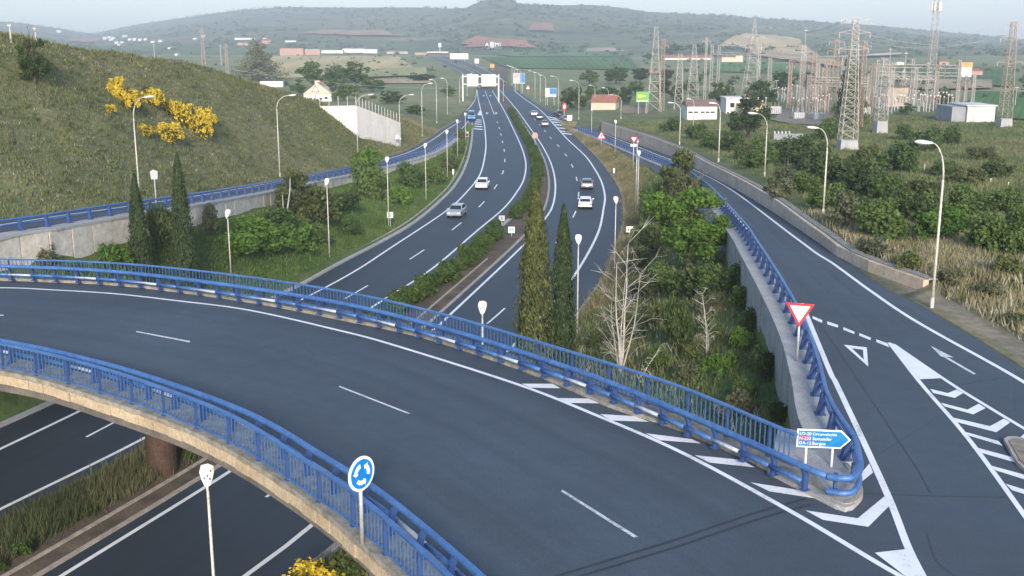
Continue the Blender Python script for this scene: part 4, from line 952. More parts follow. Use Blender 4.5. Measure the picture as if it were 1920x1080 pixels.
# dead white tree and the thin bare tree
def bare_tree(px, py, hpx, label, stems, seed, name):
    p = PT(px, py); k = ppm(p); h = hpx / k; rr = random.Random(seed)
    root = empty(name, tuple(p), 0, label, 'dead tree'); mb = MB(); tw = MB()
    for sx, hh, r0 in stems:
        q = [Vector((0, rr.uniform(-.1, .1), 0))]; d = Vector((sx, rr.uniform(-.1, .1), 1)).normalized()
        for i in range(6):
            q.append(q[-1] + d * h * hh / 6); d = (d + Vector((rr.uniform(-.1, .1), rr.uniform(-.1, .1), .05))).normalized()
        mb.path(q, [r0 * (1 - .14 * i) for i in range(7)], 6)
        for i in range(1, 7):
            for s in range(2):
                e = Vector((rr.choice((-1, 1)) * rr.uniform(.4, 1), rr.uniform(-.5, .5), rr.uniform(.1, .9))).normalized() * h * rr.uniform(.12, .26); b = q[i]
                m_ = b + e * .55 + Vector((0, 0, rr.uniform(.0, .05) * h)); e2 = b + e + Vector((0, 0, rr.uniform(-.06, .05) * h))
                tw.path([b, m_, e2], [r0 * .32, r0 * .2, r0 * .08], 4)
                for _ in range(3): tw.path([m_, m_.lerp(e2, .5) + Vector((rr.uniform(-.05, .05) * h, rr.uniform(-.05, .05) * h, rr.uniform(0, .08) * h))], [r0 * .14, r0 * .05], 3)
    mb.build('trunk', M['bark_pale'], root, False, True); tw.build('branches', M['bark_pale'], root, False, True)
bare_tree(1163, 705, 250, 'leafless white dead tree with several stems behind the far railing', [(-.06, .9, .075), (.10, 1.0, .085), (.02, .75, .06), (.24, .8, .05), (-.2, .6, .045)], 4, 'dead_tree')
bare_tree(1193, 715, 80, 'leaning bleached dead branch right of the dead white tree', [(.85, 1.0, .05)], 9, 'dead_branch')
bare_tree(1325, 668, 118, 'thin bare pale tree with few twigs in the middle of the right bank', [(-.02, 1.0, .055), (.12, .6, .03)], 6, 'bare_tree')
# right field: shrubs and trees, front to back
RF = [(1500, 312, 90, 46, 'dark'), (1556, 338, 100, 54, 'dark'), (1612, 364, 105, 56, 'dark'), (1668, 392, 100, 56, 'mid'), (1725, 425, 100, 56, 'dark'), (1790, 432, 100, 50, 'mid'), (1880, 400, 90, 44, 'mid'), (1740, 375, 80, 40, 'olive'), (1890, 480, 80, 50, 'mid'), (1420, 318, 80, 40, 'mid'), (1370, 285, 60, 36, 'dark'), (1460, 372, 70, 40, 'grey'), (1515, 362, 70, 36, 'mid'), (1590, 395, 70, 34, 'olive'), (1640, 415, 90, 44, 'mid'), (1660, 452, 120, 66, 'mid'), (1600, 425, 95, 60, 'grey'), (1545, 392, 80, 46, 'mid'), (1850, 470, 110, 66, 'mid'), (1760, 455, 100, 64, 'bright'), (1905, 440, 70, 50, 'mid'), (1820, 395, 90, 44, 'mid'), (1700, 405, 90, 54, 'dark'),
      (1640, 375, 95, 52, 'dark'), (1585, 350, 90, 50, 'dark'), (1530, 322, 80, 46, 'dark'), (1478, 300, 70, 40, 'dark'), (1435, 292, 60, 34, 'mid'), (1480, 345, 60, 36, 'grey'), (1395, 300, 55, 30, 'olive'), (1340, 280, 60, 30, 'mid'), (1300, 262, 55, 28, 'mid'), (1255, 248, 50, 24, 'mid'),
      (1675, 322, 100, 50, 'mid'), (1615, 312, 60, 40, 'olive'), (1730, 285, 70, 42, 'mid'), (1775, 270, 50, 30, 'mid'), (1700, 262, 46, 28, 'mid'), (1810, 345, 80, 32, 'olive'), (1870, 330, 70, 28, 'olive'), (1770, 330, 60, 26, 'mid'), (1840, 300, 60, 24, 'olive'), (1555, 262, 60, 36, 'mid'), (1780, 530, 60, 30, 'grey'), (1850, 560, 70, 34, 'grey'), (1900, 520, 70, 40, 'olive'), (1640, 480, 70, 34, 'grey'), (1700, 505, 60, 34, 'olive'), (1900, 610, 60, 28, 'grey')]
SZ = {True: 'large', False: 'small'}; CN = {'dark': 'dark green', 'mid': 'green', 'bright': 'bright green', 'olive': 'olive', 'grey': 'silvery', 'dry': 'straw-coloured'}
LMK = [((1758, 470), 'the nearest right-hand lamp'), ((1548, 360), 'the second right-hand lamp'), ((1436, 290), 'the third right-hand lamp'), ((1348, 255), 'the fourth right-hand lamp'), ((1590, 270), 'the tallest pylon'), ((1648, 240), 'the narrow pylon on a concrete block'), ((1825, 215), 'the cream and grey garage'), ((1885, 235), 'the rightmost pylon')]
SEEN = {}
def where(px, py):
    (lx, ly), nm = min(LMK, key=lambda q: math.hypot(q[0][0] - px, q[0][1] - py)); dx, dy = px - lx, py - ly
    s = ('right of' if dx > 0 else 'left of') if abs(dx) > abs(dy) else ('in front of' if dy > 0 else 'behind'); return s + ' ' + nm
NTH = ['', 'second ', 'third ', 'fourth ', 'fifth ', 'sixth ']
for x, y, wd, h, f in RF:
    base = '%s %s bush %s' % (SZ[wd > 75], CN[f], where(x, y)); k = SEEN.get(base, 0); SEEN[base] = k + 1
    if k: base = NTH[k] + base
    bush(x, y, wd * 1.08, h * 1.08, f, base, 'bushes in the right field')
tree(1402, 262, 105, 88, 'dark', 'dark leafy tree left of the cream building by the substation', None, 'tree', .1)
tree(1425, 205, 80, 62, 'mid', 'green tree standing right behind the flat cream building', None, 'tree', .15)
tree(1347, 200, 50, 52, 'dark', 'dark round tree behind the white house with slit windows', None, 'tree', .1)
tree(1583, 232, 46, 138, 'dark', 'tall dark conifer growing between the tallest pylon and the switchyard', None, 'conifer', .05, conic=True)
# hill: broom, blurred dark tree, conifer, trees along the plain
BRM = [(216, 182, 40, 44, 'topmost left yellow broom on the hill'), (240, 205, 44, 50, 'yellow broom just left of the nearest left lamp head'), (287, 200, 56, 46, 'yellow broom right above the nearest left lamp head'), (322, 218, 44, 40, 'yellow broom between the lamp head and the big broom clump'),
       (348, 240, 62, 56, 'biggest deep yellow broom in the middle of the clump'), (378, 262, 52, 62, 'yellow broom at the lower right of the clump'), (274, 254, 40, 26, 'low orange-yellow broom touching the nearest left lamp pole'), (318, 268, 60, 40, 'sparse yellow broom under the big clump'), (207, 212, 26, 18, 'smallest yellow broom lowest on the left'), (398, 232, 24, 26, 'thin yellow broom at the far right of the clump')]
BRO = []
for k in range(3):
    pt, d = blob_pts(1700, lobes(10, 1.05, 1.2, .7), .5); V, F, C = leaves(pt, d, .10, (.46, .33, .02), (.72, .56, .07)); mfl = mesh_np('blossom', V, F, M['flower'], C)
    pt, d = blob_pts(260, lobes(7, .9, 1.1)); V, F, C = leaves(pt, d, .17, (.05, .065, .022), (.12, .125, .045)); BRO.append((mfl, mesh_np('stems', V, F, M['leaf'], C)))
def broom(px, py, wpx, hpx, label, p=None):
    p = p or PT(px, py); k = ppm(p); root = empty('broom', (p.x, p.y, p.z - .1), random.uniform(0, 6), label, 'broom bush', 'yellow flowering brooms'); a, b = random.choice(BRO)
    for nm, me in (('blossom', a), ('foliage', b)):
        o = link(nm, me, root); o.scale = (wpx / 2 / k, wpx / 2 / k, hpx / 1.2 / k)
tree(1598, 236, 60, 128, 'dark', 'bushy dark conifer just right of the tall dark conifer', None, 'conifer', .05, conic=True)
for q in BRM: broom(*q[:4], q[4])
broom(583, 1124, 160, 78, 'yellow flowering broom at the bottom edge below the overpass'); bush(655, 1090, 90, 60, 'dark', 'dark green bush under the overpass ledge beside the yellow broom')
tree(66, 158, 80, 96, 'dark', 'dark lone tree high on the left hill near the picture edge', None, 'tree', .05)
tree(486, 153, 116, 80, 'grey', 'broad dark grey-green conifer beyond the left hill', None, 'conifer', .05, conic=True, nleaf=5200)
for x, y, wd, h, lb in ((590, 168, 74, 56, 'green tree left in the row behind the gabled house'), (630, 166, 60, 50, 'rounded green tree in the middle of the row behind the gabled house'), (668, 166, 64, 54, 'tallest green tree at the right end of the row behind the gabled house'), (700, 172, 60, 30, 'low green tree beside the ploughed strip'), (612, 182, 40, 30, 'small dark tree right of the gabled house'), (645, 190, 60, 34, 'green tree directly above the white cutting wall'), (560, 178, 40, 26, 'small green tree left of the gabled house'), (790, 152, 70, 14, 'flat dark hedge tree at the edge of the wheat field'), (735, 195, 60, 26, 'green tree right of the white cutting wall'), (780, 215, 50, 22, 'bush-like tree among the left lamp posts'), (840, 180, 40, 22, 'small tree left of the gantry')):
    tree(x, y, wd, h, 'mid' if 'dark' not in lb else 'dark', lb, 'trees on the plain to the left', 'tree', .1, nleaf=1500)
for i, (x, y, wd, h, f) in enumerate([(1062, 205, 34, 40, 'dark'), (1085, 207, 44, 48, 'dark'), (1110, 196, 40, 40, 'mid'), (1072, 188, 40, 26, 'dark'), (1140, 190, 50, 30, 'dark'), (1170, 196, 40, 36, 'dark'), (1192, 178, 44, 28, 'mid'), (1245, 182, 40, 36, 'dark'), (1268, 192, 34, 34, 'dark'), (1290, 176, 36, 30, 'mid'), (1105, 160, 50, 34, 'mid'), (1155, 158, 60, 38, 'mid'), (1200, 155, 46, 30, 'dark'), (1250, 152, 40, 24, 'dark'), (1470, 172, 60, 40, 'dark'), (1510, 168, 50, 36, 'dark'), (1770, 200, 44, 26, 'dark'), (1700, 215, 40, 24, 'mid'), (1255, 105, 70, 26, 'dark'), (1310, 104, 60, 26, 'dark'), (1215, 112, 30, 14, 'mid')]):
    nm = ['behind the red octagonal-looking road sign', 'behind the lamp row by the motorway', 'left of the red-roofed shed', 'behind the blue direction board', 'above the red-roofed shed', 'left of the green billboard', 'above the green billboard', 'right of the leftmost pylon', 'below the second pylon', 'between the second and third pylon', 'far behind the lamp row', 'in the far green fields over the shed', 'far above the green billboard', 'far behind the leftmost pylon', 'left of the thin mast cluster', 'behind the thin mast cluster', 'behind the insulator rows', 'left of the garage', 'on the far slope left of the red roofs', 'on the far slope among the red roofs', 'alone in the far green field'][i]
    tree(x, y, wd, h, f, '%s tree %s' % (CN[f], nm), 'trees on the plain to the right', 'tree', .05, nleaf=1500)

# median hedge, clump by clump, along the strip between the carriageways
hd = cRL[(cRL[:, 1] > 30) & (cRL[:, 1] < 330)]; yq = np.arange(40, 330, 1.55); k = 0
HB = []
for j in range(4):
    pt, d = blob_pts(1900, lobes(7, .9, 1.2)); V, F, C = leaves(pt, d, .13, (.036, .072, .020), (.10, .15, .042)); HB.append(mesh_np('clump', V, F, M['leaf'], C))
hroot = empty('median_hedge', (float(XLR(90) + 4), 90, 0), 0, 'long trimmed green hedge running along the motorway median', 'hedge')
hb = Vector(hroot.location); pcur = []
for y in yq:
    a, b = float(XLR(y)), float(XRL(y))
    if b - a < 1.6: continue
    g = 124 < y < 133 or 66 > y > 60 or (y < 60 and k % 3 == 1 and random.random() < .5)
    if g: continue
    f = .60 if y < 72 else .42
    o = link('hedge_clump', HB[k % 4], hroot, Vector((a + (b - a) * f + .25 * math.sin(y * .9), y, -.05)) - hb, (0, 0, k * 1.3)); k += 1
    s = (1.3 if 72 < y < 124 else 1.05 if y >= 124 else .62) * (1 if y < 200 else .9) * random.uniform(.85, 1.1); o.scale = (s, s * 1.1, s * (1.15 if y > 72 else 1.0) * random.uniform(.8, 1.15))

# grass and weeds
def tufts(name, xy, h, wd, ca, cb, blades=5, spread=.22, cc=None):
    n = len(xy); z = zt(xy[:, 0], xy[:, 1]); b = np.column_stack([xy, z])
    P0 = np.repeat(b, blades, 0) + np.column_stack([RNG.normal(0, spread, (n * blades, 2)), np.full(n * blades, -.06)])
    a = RNG.uniform(0, 6.283, n * blades); hh = np.repeat(h * RNG.uniform(.45, 1.35, n), blades) * RNG.uniform(.6, 1.15, n * blades); ww = wd * RNG.uniform(.6, 1.4, n * blades)
    dx = np.column_stack([np.cos(a) * ww, np.sin(a) * ww, np.zeros(n * blades)]); lean = RNG.normal(0, .28, (n * blades, 2)) * hh[:, None]
    T = P0 + np.column_stack([lean, hh])
    V = np.stack([P0 - dx / 2, P0 + dx / 2, T], 1).reshape(-1, 3); F = np.arange(len(V)).reshape(-1, 3)
    nn = np.clip(.5 + .6 * wob(xy[:, 0], xy[:, 1], 6.5, 3) + RNG.normal(0, .22, n), 0, 1)[:, None]; c = np.array(ca) * (1 - nn) + np.array(cb) * nn
    if cc is not None: m = RNG.random(n) < cc[0]; c[m] = np.array(cc[1])
    o = link(name, mesh_np(name, V, F, M['grass'], np.repeat(c, 3 * blades, 0))); o['kind'] = 'stuff'; return o
def samp(n, y0, y1, pw, fa, fb):
    y = y0 + (y1 - y0) * RNG.random(n) ** pw; a, b = fa(y), fb(y); return np.column_stack([a + (b - a) * RNG.random(n), y])
tufts('hill_grass', samp(34000, 62, 262, 1.0, lambda y: np.minimum(XC(y), XWL(y) - LWID(y) - 3) - 5, lambda y: XWL(y) - LWID(y) - .3), 0.30, .09, (.130, .145, .068), (.210, .195, .115), cc=(.05, (.30, .28, .22)))
tufts('hill_weeds', samp(5000, 62, 250, 1.0, lambda y: np.minimum(XC(y), XWL(y) - LWID(y) - 3) - 2, lambda y: XWL(y) - LWID(y) - .3), .46, .14, (.085, .115, .040), (.140, .155, .062), 7)
tufts('bank_grass', samp(26000, 50, 275, 1.2, lambda y: XWL(y) + .4, lambda y: XLO(y) - 1.4), .36, .09, (.060, .120, .028), (.115, .165, .048))
tufts('bank_grass', samp(26000, 32, 265, 1.2, lambda y: XRO(y) + .6, lambda y: XWR(y) - .3), .46, .085, (.085, .135, .044), (.190, .185, .090), cc=(.07, (.36, .35, .29)))
tufts('verge_grass', samp(15000, 85, 285, 1.0, lambda y: XRO(y) + .3, lambda y: np.minimum(XRO(y) + 3.6, XWR(y) - .1)), .62, .085, (.17, .155, .085), (.29, .25, .155))
tufts('field_grass', samp(46000, 33, 260, .9, lambda y: XRB(y) + 2.6, lambda y: XRB(y) + 30 + .42 * y), .50, .11, (.095, .138, .050), (.185, .185, .095))
tufts('dry_weeds', samp(9000, 34, 80, 1.0, lambda y: XWA(y) + np.where(y > 53.6, .9, 2.4), lambda y: XRB(y) + 9), .52, .07, (.20, .18, .105), (.32, .28, .18), cc=(.12, (.45, .43, .36)))
tufts('median_weeds', samp(6500, 36, 72, 1.0, lambda y: XLR(y) + 1.6, lambda y: XLR(y) + 4.8), .75, .06, (.050, .078, .030), (.17, .15, .095))

# ------------------------------------------------------------------ street lamps
def arc_lamp(px, py, top, hx, label, group, hy=None):
    """tapered column with a curved arm; px,py foot, top = image row of the bend, hx = image column of the lamp head"""
    p = PT(px, py); k = ppm(p); h = height_to(p, top); reach = max(abs(hx - px) / k, .7); sg = 1 if hx > px else -1
    root = empty('street_lamp', tuple(p), 0 if sg > 0 else math.pi, label, 'street lamp', group)
    r = .062 if p.y < 120 else .08
    hb_ = h - min(1.7, h * .22); mb = MB(); mb.tube((0, 0, -.1), (0, 0, hb_), r * 1.25, r * .8, 8); mb.build('pole', M['pole'], root, False, True)
    MB().tube((0, 0, 0), (0, 0, .5), r * 1.6, r * 1.5, 8).build('base_sleeve', M['pole'], root)
    pts = [(reach * .85 * (1 - math.cos(t)) , 0, hb_ + (h - hb_) * math.sin(t)) for t in np.linspace(0, math.pi / 2, 8)]
    MB().path(pts, [r * .8 - .004 * i for i in range(8)], 7).build('arm', M['pole'], root, False, True)
    hd_ = empty('lamp_head', (reach * .85, 0, h), 0, parent=root)
    s = 1.0 if p.y < 100 else 1.25
    mb = MB(); sec = [(-.05, .06, .05), (.12, .13, .08), (.38, .17, .11), (.62, .15, .10), (.80, .05, .04)]; vs = []
    for x, b, c in sec:
        for i in range(10):
            t = 2 * math.pi * i / 10; vs.append((x * s, b * math.cos(t) * s, (c * math.sin(t) + x * .08) * s))
    fs = [(i * 10 + j, i * 10 + (j + 1) % 10, (i + 1) * 10 + (j + 1) % 10, (i + 1) * 10 + j) for i in range(4) for j in range(10)] + [tuple(range(9, -1, -1)), tuple(range(40, 50))]
    mb.add(vs, fs).build('housing', M['lamp'], hd_, False, True); MB().box((.40 * s, 0, -.085 * s), (.4 * s, .2 * s, .05)).build('lens', M['lens'], hd_)
    return root
GR = 'curved-arm lamps along the right ramp'
for i, (x, y, t, hx) in enumerate([(1747, 577, 268, 1716), (1543, 404, 240, 1520), (1433.5, 331, 213, 1410), (1347, 304, 194, 1340), (1274, 271, 193, 1258), (1164, 223, 178, 1146)]):
    arc_lamp(x, y, t, hx, ['nearest and tallest-looking curved street lamp on the right field edge, beside the dry grass', 'curved street lamp second from the front on the right, standing over dark shrubs', 'curved street lamp third from the front on the right, before the dark leafy tree', 'curved street lamp fourth from the front on the right, before the white house', 'curved street lamp fifth from the front on the right, near the thin pylon', 'curved street lamp sixth from the front on the right, beside the red-roofed shed'][i], GR)
GL = 'curved-arm lamps along the left ramp'
for i, (x, y, t, hx) in enumerate([(263, 386, 182, 291), (525, 332, 179, 552), (671, 291, 178, 697), (750, 262, 178, 772), (792, 256, 157, 806), (819, 231, 150, 812), (839, 214, 147, 832)]):
    arc_lamp(x, y, t, hx, ['curved street lamp in front of the yellow brooms on the hill', 'curved street lamp right of the brooms on the lower hillside', 'curved street lamp standing before the white cutting wall', 'curved street lamp at the right end of the white cutting wall', 'curved street lamp just beyond the white cutting wall', 'curved street lamp second beyond the white cutting wall', 'curved street lamp third beyond the white cutting wall'][i], GL)
GM = 'curved-arm lamps along the motorway right side'
for i, (x, y, t, hx) in enumerate([(1085, 224, 151, 1072), (1047, 208, 143, 1036), (1023, 197, 141, 1014), (1013, 190, 136, 1004), (1003, 184, 133, 994)]):
    arc_lamp(x, y, t, hx, 'curved lamp %s in the row right of the motorway, counted from the front' % ['first', 'second', 'third', 'fourth', 'fifth'][i], GM)
for i, (x, y, t, hx) in enumerate([(862, 192, 143, 870), (869, 186, 140, 876), (876, 180, 138, 882)]):
    arc_lamp(x, y, t, hx, 'slim far lamp %s left of the gantry' % ['first', 'second', 'third'][i], 'far lamps left of the gantry')
for i, (x, y, t) in enumerate([(977, 176, 130), (970, 168, 127), (965, 163, 125), (960, 160, 123), (944, 190, 147), (1115, 205, 160), (1140, 204, 165), (1300, 238, 186)]):
    arc_lamp(x, y, t, x - 7, ['far lamp nearest in the tiny row beside the pink and blue board', 'far lamp second in the tiny row beside the pink and blue board', 'far lamp third in the tiny row beside the pink and blue board', 'far lamp last in the tiny row beside the pink and blue board', 'lone tall lamp in the median below the gantry', 'lamp in front of the dark trees left of the shed', 'lamp behind the red-roofed shed', 'lamp between the billboard and the white house'][i], 'small far lamps')
def shield_lamp(px, py, top, label, p=None, h=None, yaw=0.0):
    p = p or PT(px, py); h = h or height_to(p, top)
    root = empty('floodlight_mast', tuple(p), yaw, label, 'street lamp', 'shield-headed lamps beside the motorway')
    MB().tube((0, 0, -.1), (0, 0, h - .55), .07, .045, 8).build('pole', M['pole'], root, False, True)
    hd_ = empty('lamp_head', (0, .05, h - .15), 0, parent=root); hd_.rotation_euler = (R(-38), 0, 0); hd_.scale = (.8, .8, .85)
    out = [(-.10, -.46), (.10, -.46), (.22, -.18), (.29, .10), (.27, .34), (.06, .44), (-.22, .40), (-.30, .12), (-.22, -.18)]
    mb = MB().prism([(x, -.07, z) for x, z in out], (0, .05, 0)); mb.prism([(x * .8, -.14, z * .8) for x, z in out], (0, .07, 0)); mb.build('housing', M['lamp'], hd_)
    mb = MB()
    for x, z in ((.16, .12), (.02, -.08), (-.11, -.16), (.12, -.20)): mb.box((x, -.15, z), (.05, .03, .09))
    mb.build('vents', M['lens'], hd_); MB().tube((0, .0, -.62), (0, -.02, -.40), .05, .06, 7).build('bracket', M['pole'], hd_)
    return root
for x, y, t, lb in ((433, 512, 397, 'shield-headed lamp on the left bank, closest to the overpass'), (618, 482, 338, 'shield-headed lamp on the left bank, in front of the brown thicket'), (729, 427, 297, 'shield-headed lamp on the left bank with a small plate on its pole'), (799, 376, 271, 'shield-headed lamp fourth up the left bank'), (839, 334, 246, 'shield-headed lamp fifth up the left bank'), (858, 296, 226, 'shield-headed lamp sixth up the left bank'), (873, 277, 213, 'shield-headed lamp highest up the left bank near the gore'),
                    (1152, 512, 372, 'shield-headed lamp on the right motorway edge above the dead tree'), (1195, 402, 285, 'shield-headed lamp beside the thin poles of the far yield sign'), (1153, 291, 227, 'slim shield-headed lamp in front of the tan wall, far end'), (1109, 254, 204, 'shield-headed lamp at the far end of the right ramp barrier')):
    shield_lamp(x, y, t, lb, yaw=random.uniform(-.15, .15))
p = at_y(1082, 76.6); shield_lamp(0, 0, 445, 'shield-headed lamp rising right behind the slim dark cypress', p)
p = at_y(906, 57.0); shield_lamp(0, 0, 572, 'white shield head peeking over the far railing left of the thick cypress', p)
p = Vector((-10.1, 34.0, .2)); shield_lamp(0, 0, 884, 'nearest shield-headed lamp, standing below the near side of the overpass', p, yaw=.25)

# ------------------------------------------------------------------ signs
def txt(body, size, mat, parent, loc, align='CENTER', name='lettering', rot=None):
    cu = bpy.data.curves.new(name, 'FONT'); cu.body = body; cu.size = size; cu.align_x = align; cu.align_y = 'CENTER'; cu.extrude = .0015
    cu.materials.append(mat); tmp = bpy.data.objects.new(name, cu); COL.objects.link(tmp); bpy.context.view_layer.update()
    me = bpy.data.meshes.new_from_object(tmp.evaluated_get(bpy.context.evaluated_depsgraph_get())); bpy.data.objects.remove(tmp)
    if not me.materials: me.materials.append(mat)
    o = bpy.data.objects.new(name, me); COL.objects.link(o); o.parent = parent; o.location = loc; o.rotation_euler = rot or (R(90), 0, 0); return o
def plate(out, th, y=0.0): return MB().prism([(x, y, z) for x, z in out], (0, -th, 0))
def circle(r, n=28, c=(0, 0)): return [(c[0] + r * math.cos(2 * math.pi * i / n), c[1] + r * math.sin(2 * math.pi * i / n)) for i in range(n)]
def ctr_h(p, py): return height_to(p, py)
# roundabout sign on the near ledge
p = P(681, 1021, zb); root = empty('roundabout_sign', tuple(p), R(54), 'round blue roundabout sign with three white arrows on the near ledge', 'road sign'); k = ppm(p); h = height_to(p, 888); r = .5 * 62 / k / .92
MB().tube((0, .03, 0), (0, .03, h + r * .6), .055, .05, 10).build('post', M['galv'], root, False, True)
plate(circle(r), .03).build('rim', M['sign_white'], root, loc=(0, 0, h)); plate(circle(r * .84), .008, -.031).build('disc', M['sign_blue'], root, loc=(0, 0, h))
for j in range(3):
    a0 = R(90 + 120 * j + 12); n = 8; ri, ro = r * .38, r * .62; A_ = [a0 + R(74) * i / n for i in range(n + 1)]
    o1 = [(ro * math.cos(a), ro * math.sin(a)) for a in A_[:-1]]; i1 = [(ri * math.cos(a), ri * math.sin(a)) for a in A_[:-1]][::-1]
    ae = A_[-1]; hdm = R(20); am = A_[-2]
    pts = o1 + [(r * .74 * math.cos(am), r * .74 * math.sin(am)), (r * .5 * math.cos(am + hdm), r * .5 * math.sin(am + hdm)), (r * .27 * math.cos(am), r * .27 * math.sin(am))] + i1
    plate(pts, .004, -.040).build('arrow', M['sign_white'], root, loc=(0, 0, h))
def tri_sign(p, pytop, pybot, wpx, label, up=True, yaw=0.0, glyph=None, back=False, posts=1, extra=None, name='yield_sign', bottom=None):
    k = ppm(p); s = wpx / k; hz = s * .88; ht, hb2 = height_to(p, pytop), height_to(p, pybot)
    root = empty(name, tuple(p), yaw, label, 'road sign'); hm = .5 * (ht + hb2)
    t = [(-s / 2, -hz / 2), (s / 2, -hz / 2), (0, hz / 2)] if up else [(-s / 2, hz / 2), (s / 2, hz / 2), (0, -hz / 2)]
    for q in ((0,) if posts == 1 else (-s * .3, s * .3)): MB().tube((q, .04, 0), (q, .04, hm + hz * .3), .05 if p.y < 90 else .07, None, 8).build('post', M['galv'], root, False, True)
    cz = (-hz / 6 if up else hz / 6)
    if back: plate(t, .03).build('back_plate', M['sign_back'], root, loc=(0, 0, hm))
    else:
        plate(t, .03).build('red_border', M['sign_red'], root, loc=(0, 0, hm)); plate([(x * .70, (z - cz) * .70 + cz) for x, z in t], .008, -.031).build('face', M['sign_white'], root, loc=(0, 0, hm))
        if glyph: plate(glyph(s), .006, -.040).build('symbol', M['lens'], root, loc=(0, 0, hm - hz * .14))
    return root, hm, s
p = P(1494, 677, zb); tri_sign(p, 568, 614, 52, 'red and white triangular yield sign pointing down on the grey walkway', False, R(-18))
# direction sign
p = P(1508, 874, zb); k = ppm(p); root = empty('direction_sign', tuple(p), R(-7), 'arrow-shaped blue direction sign with white lettering at the concrete nose', 'road sign')
hm = height_to(p, 821); s = 1 / k; W_, H_ = 98 * s, 33 * s / .93; ox = -17 * s
for q in (2 * s, 50 * s): MB().tube((q, .05, 0), (q, .05, hm + H_ * .3), .035, None, 8).build('post', M['sign_white'], root)
sh = lambda e: [(ox + e, -H_ / 2 + e), (ox + W_ * .82 - e * .4, -H_ / 2 + e), (ox + W_ - e * 1.6, 0), (ox + W_ * .82 - e * .4, H_ / 2 - e), (ox + e, H_ / 2 - e)]
plate(sh(0), .03).build('border', M['sign_white'], root, loc=(0, 0, hm)); plate(sh(2.6 * s), .006, -.031).build('panel', M['sign_deep'], root, loc=(0, 0, hm))
for j, (road_, town, mt) in enumerate((('LO-20', 'Circunvalación', 'sign_deep'), ('N-232', 'Santander', 'sign_red'), ('A-12', 'Burgos', 'sign_deep'))):
    z = hm + (1 - j) * 9.2 * s; x = ox + 5 * s + (6 * s if j == 2 else 0); wd = (20 if j < 2 else 15) * s
    if j == 1: plate([(x, -3.6 * s), (x + wd, -3.6 * s), (x + wd, 3.6 * s), (x, 3.6 * s)], .004, -.038).build('road_shield', M[mt], root, loc=(0, 0, z))
    if j == 2: plate(circle(2.8 * s, 16, (ox + 7 * s, 0)), .004, -.038).build('roundel', M['sign_white'], root, loc=(0, 0, z)); plate(circle(1.7 * s, 16, (ox + 7 * s, 0)), .003, -.043).build('roundel_centre', M['sign_blue'], root, loc=(0, 0, z))
    txt(road_, 8.2 * s, M['sign_white'], root, (x + wd / 2, -.046, z)); txt(town, (7.4 if j == 0 else 8.8) * s, M['sign_white'], root, (ox + 28 * s, -.046, z), 'LEFT')
# signs further up the roads
ex = lambda s: [(-s * .05, -s * .17), (s * .05, -s * .17), (s * .06, s * .2), (-s * .06, s * .2)]
p = PT(1127, 279); tri_sign(p, 246, 260, 17, 'red bordered warning triangle before the far right ramp barrier', True, 0, ex, name='warning_sign')
p = PT(1187, 322); root, hm, s = tri_sign(p, 257, 268, 13, 'far yield sign with white plate and a second triangle beside it, on thin poles', False, 0)
MB().box((0, -.02, hm - s * .75), (s * .9, .03, s * .35)).build('distance_plate', M['sign_white'], root)
p = PT(1192, 402); tri_sign(p, 259, 268, 9, 'small side-on red triangle on a long thin pole beside the far yield sign', True, R(50), name='warning_sign')
p = PT(990, 178); tri_sign(p, 158, 168, 9, 'small red warning triangle right of the motorway under the pink and blue board', True, 0, ex, name='warning_sign')
p = PT(592, 190); tri_sign(p, 160, 172, 15, 'pale triangular warning sign with thin red edge on the gabled house', True, 0, name='warning_sign')
p = PT(746, 277); tri_sign(p, 247, 262, 15, 'grey back of a triangular sign on two posts before the white cutting wall', True, 0, None, True, 2, name='reversed_sign')
p = PT(293, 384); k = ppm(p); root = empty('reversed_sign', tuple(p), 0, 'grey back of a narrow sign on the verge of the left ramp', 'road sign'); h = height_to(p, 318)
MB().tube((0, 0, 0), (0, 0, h), .05, None, 8).build('post', M['galv'], root); plate([(-.28, -.5), (.28, -.5), (.34, .2), (0, .35), (-.34, .2)], .03).build('plate', M['sign_back'], root, loc=(0, 0, h - .35))
p = PT(1058, 222); k = ppm(p); root = empty('round_sign', tuple(p), 0, 'tall red and white oval sign at the right motorway exit', 'road sign'); h = height_to(p, 200)
MB().tube((0, .05, 0), (0, .05, h), .07, None, 8).build('post', M['galv'], root); rr_ = 4.2 / k
plate([(x, z * 1.7) for x, z in circle(rr_)], .04).build('rim', M['sign_red'], root, loc=(0, 0, h)); plate([(x, z * 1.7) for x, z in circle(rr_ * .5)], .01, -.041).build('face', M['sign_white'], root, loc=(0, 0, h))
p = PT(1003, 276); k = ppm(p); root = empty('reversed_sign', tuple(p), 0, 'reddish grey back of a round sign in the median hedge', 'road sign'); h = height_to(p, 254)
MB().tube((0, .05, 0), (0, .05, h), .06, None, 8).build('post', M['galv'], root); plate(circle(5.6 / k), .04).build('plate', worn('faded_red_back', (.38, .24, .22), (.46, .33, .31), 2, .6), root, loc=(0, 0, h))
def small_plate(px, py, top, wpx, hpx, label, marks, mat='sign_white', yaw=0):
    p = PT(px, py); k = ppm(p); h = height_to(p, top); root = empty('marker_plate', tuple(p), yaw, label, 'road sign'); w2, h2 = wpx / 2 / k, hpx / 2 / k
    MB().tube((0, .04, 0), (0, .04, h), .045, None, 8).build('post', M['galv'], root); plate([(-w2, -h2), (w2, -h2), (w2, h2), (-w2, h2)], .03).build('plate', M[mat], root, loc=(0, 0, h))
    for sh_, mt in marks: plate([(x * w2, z * h2) for x, z in sh_], .006, -.031).build('symbol', M[mt], root, loc=(0, 0, h))
M['teal'] = plain('teal_print', (.02, .36, .36), .5)
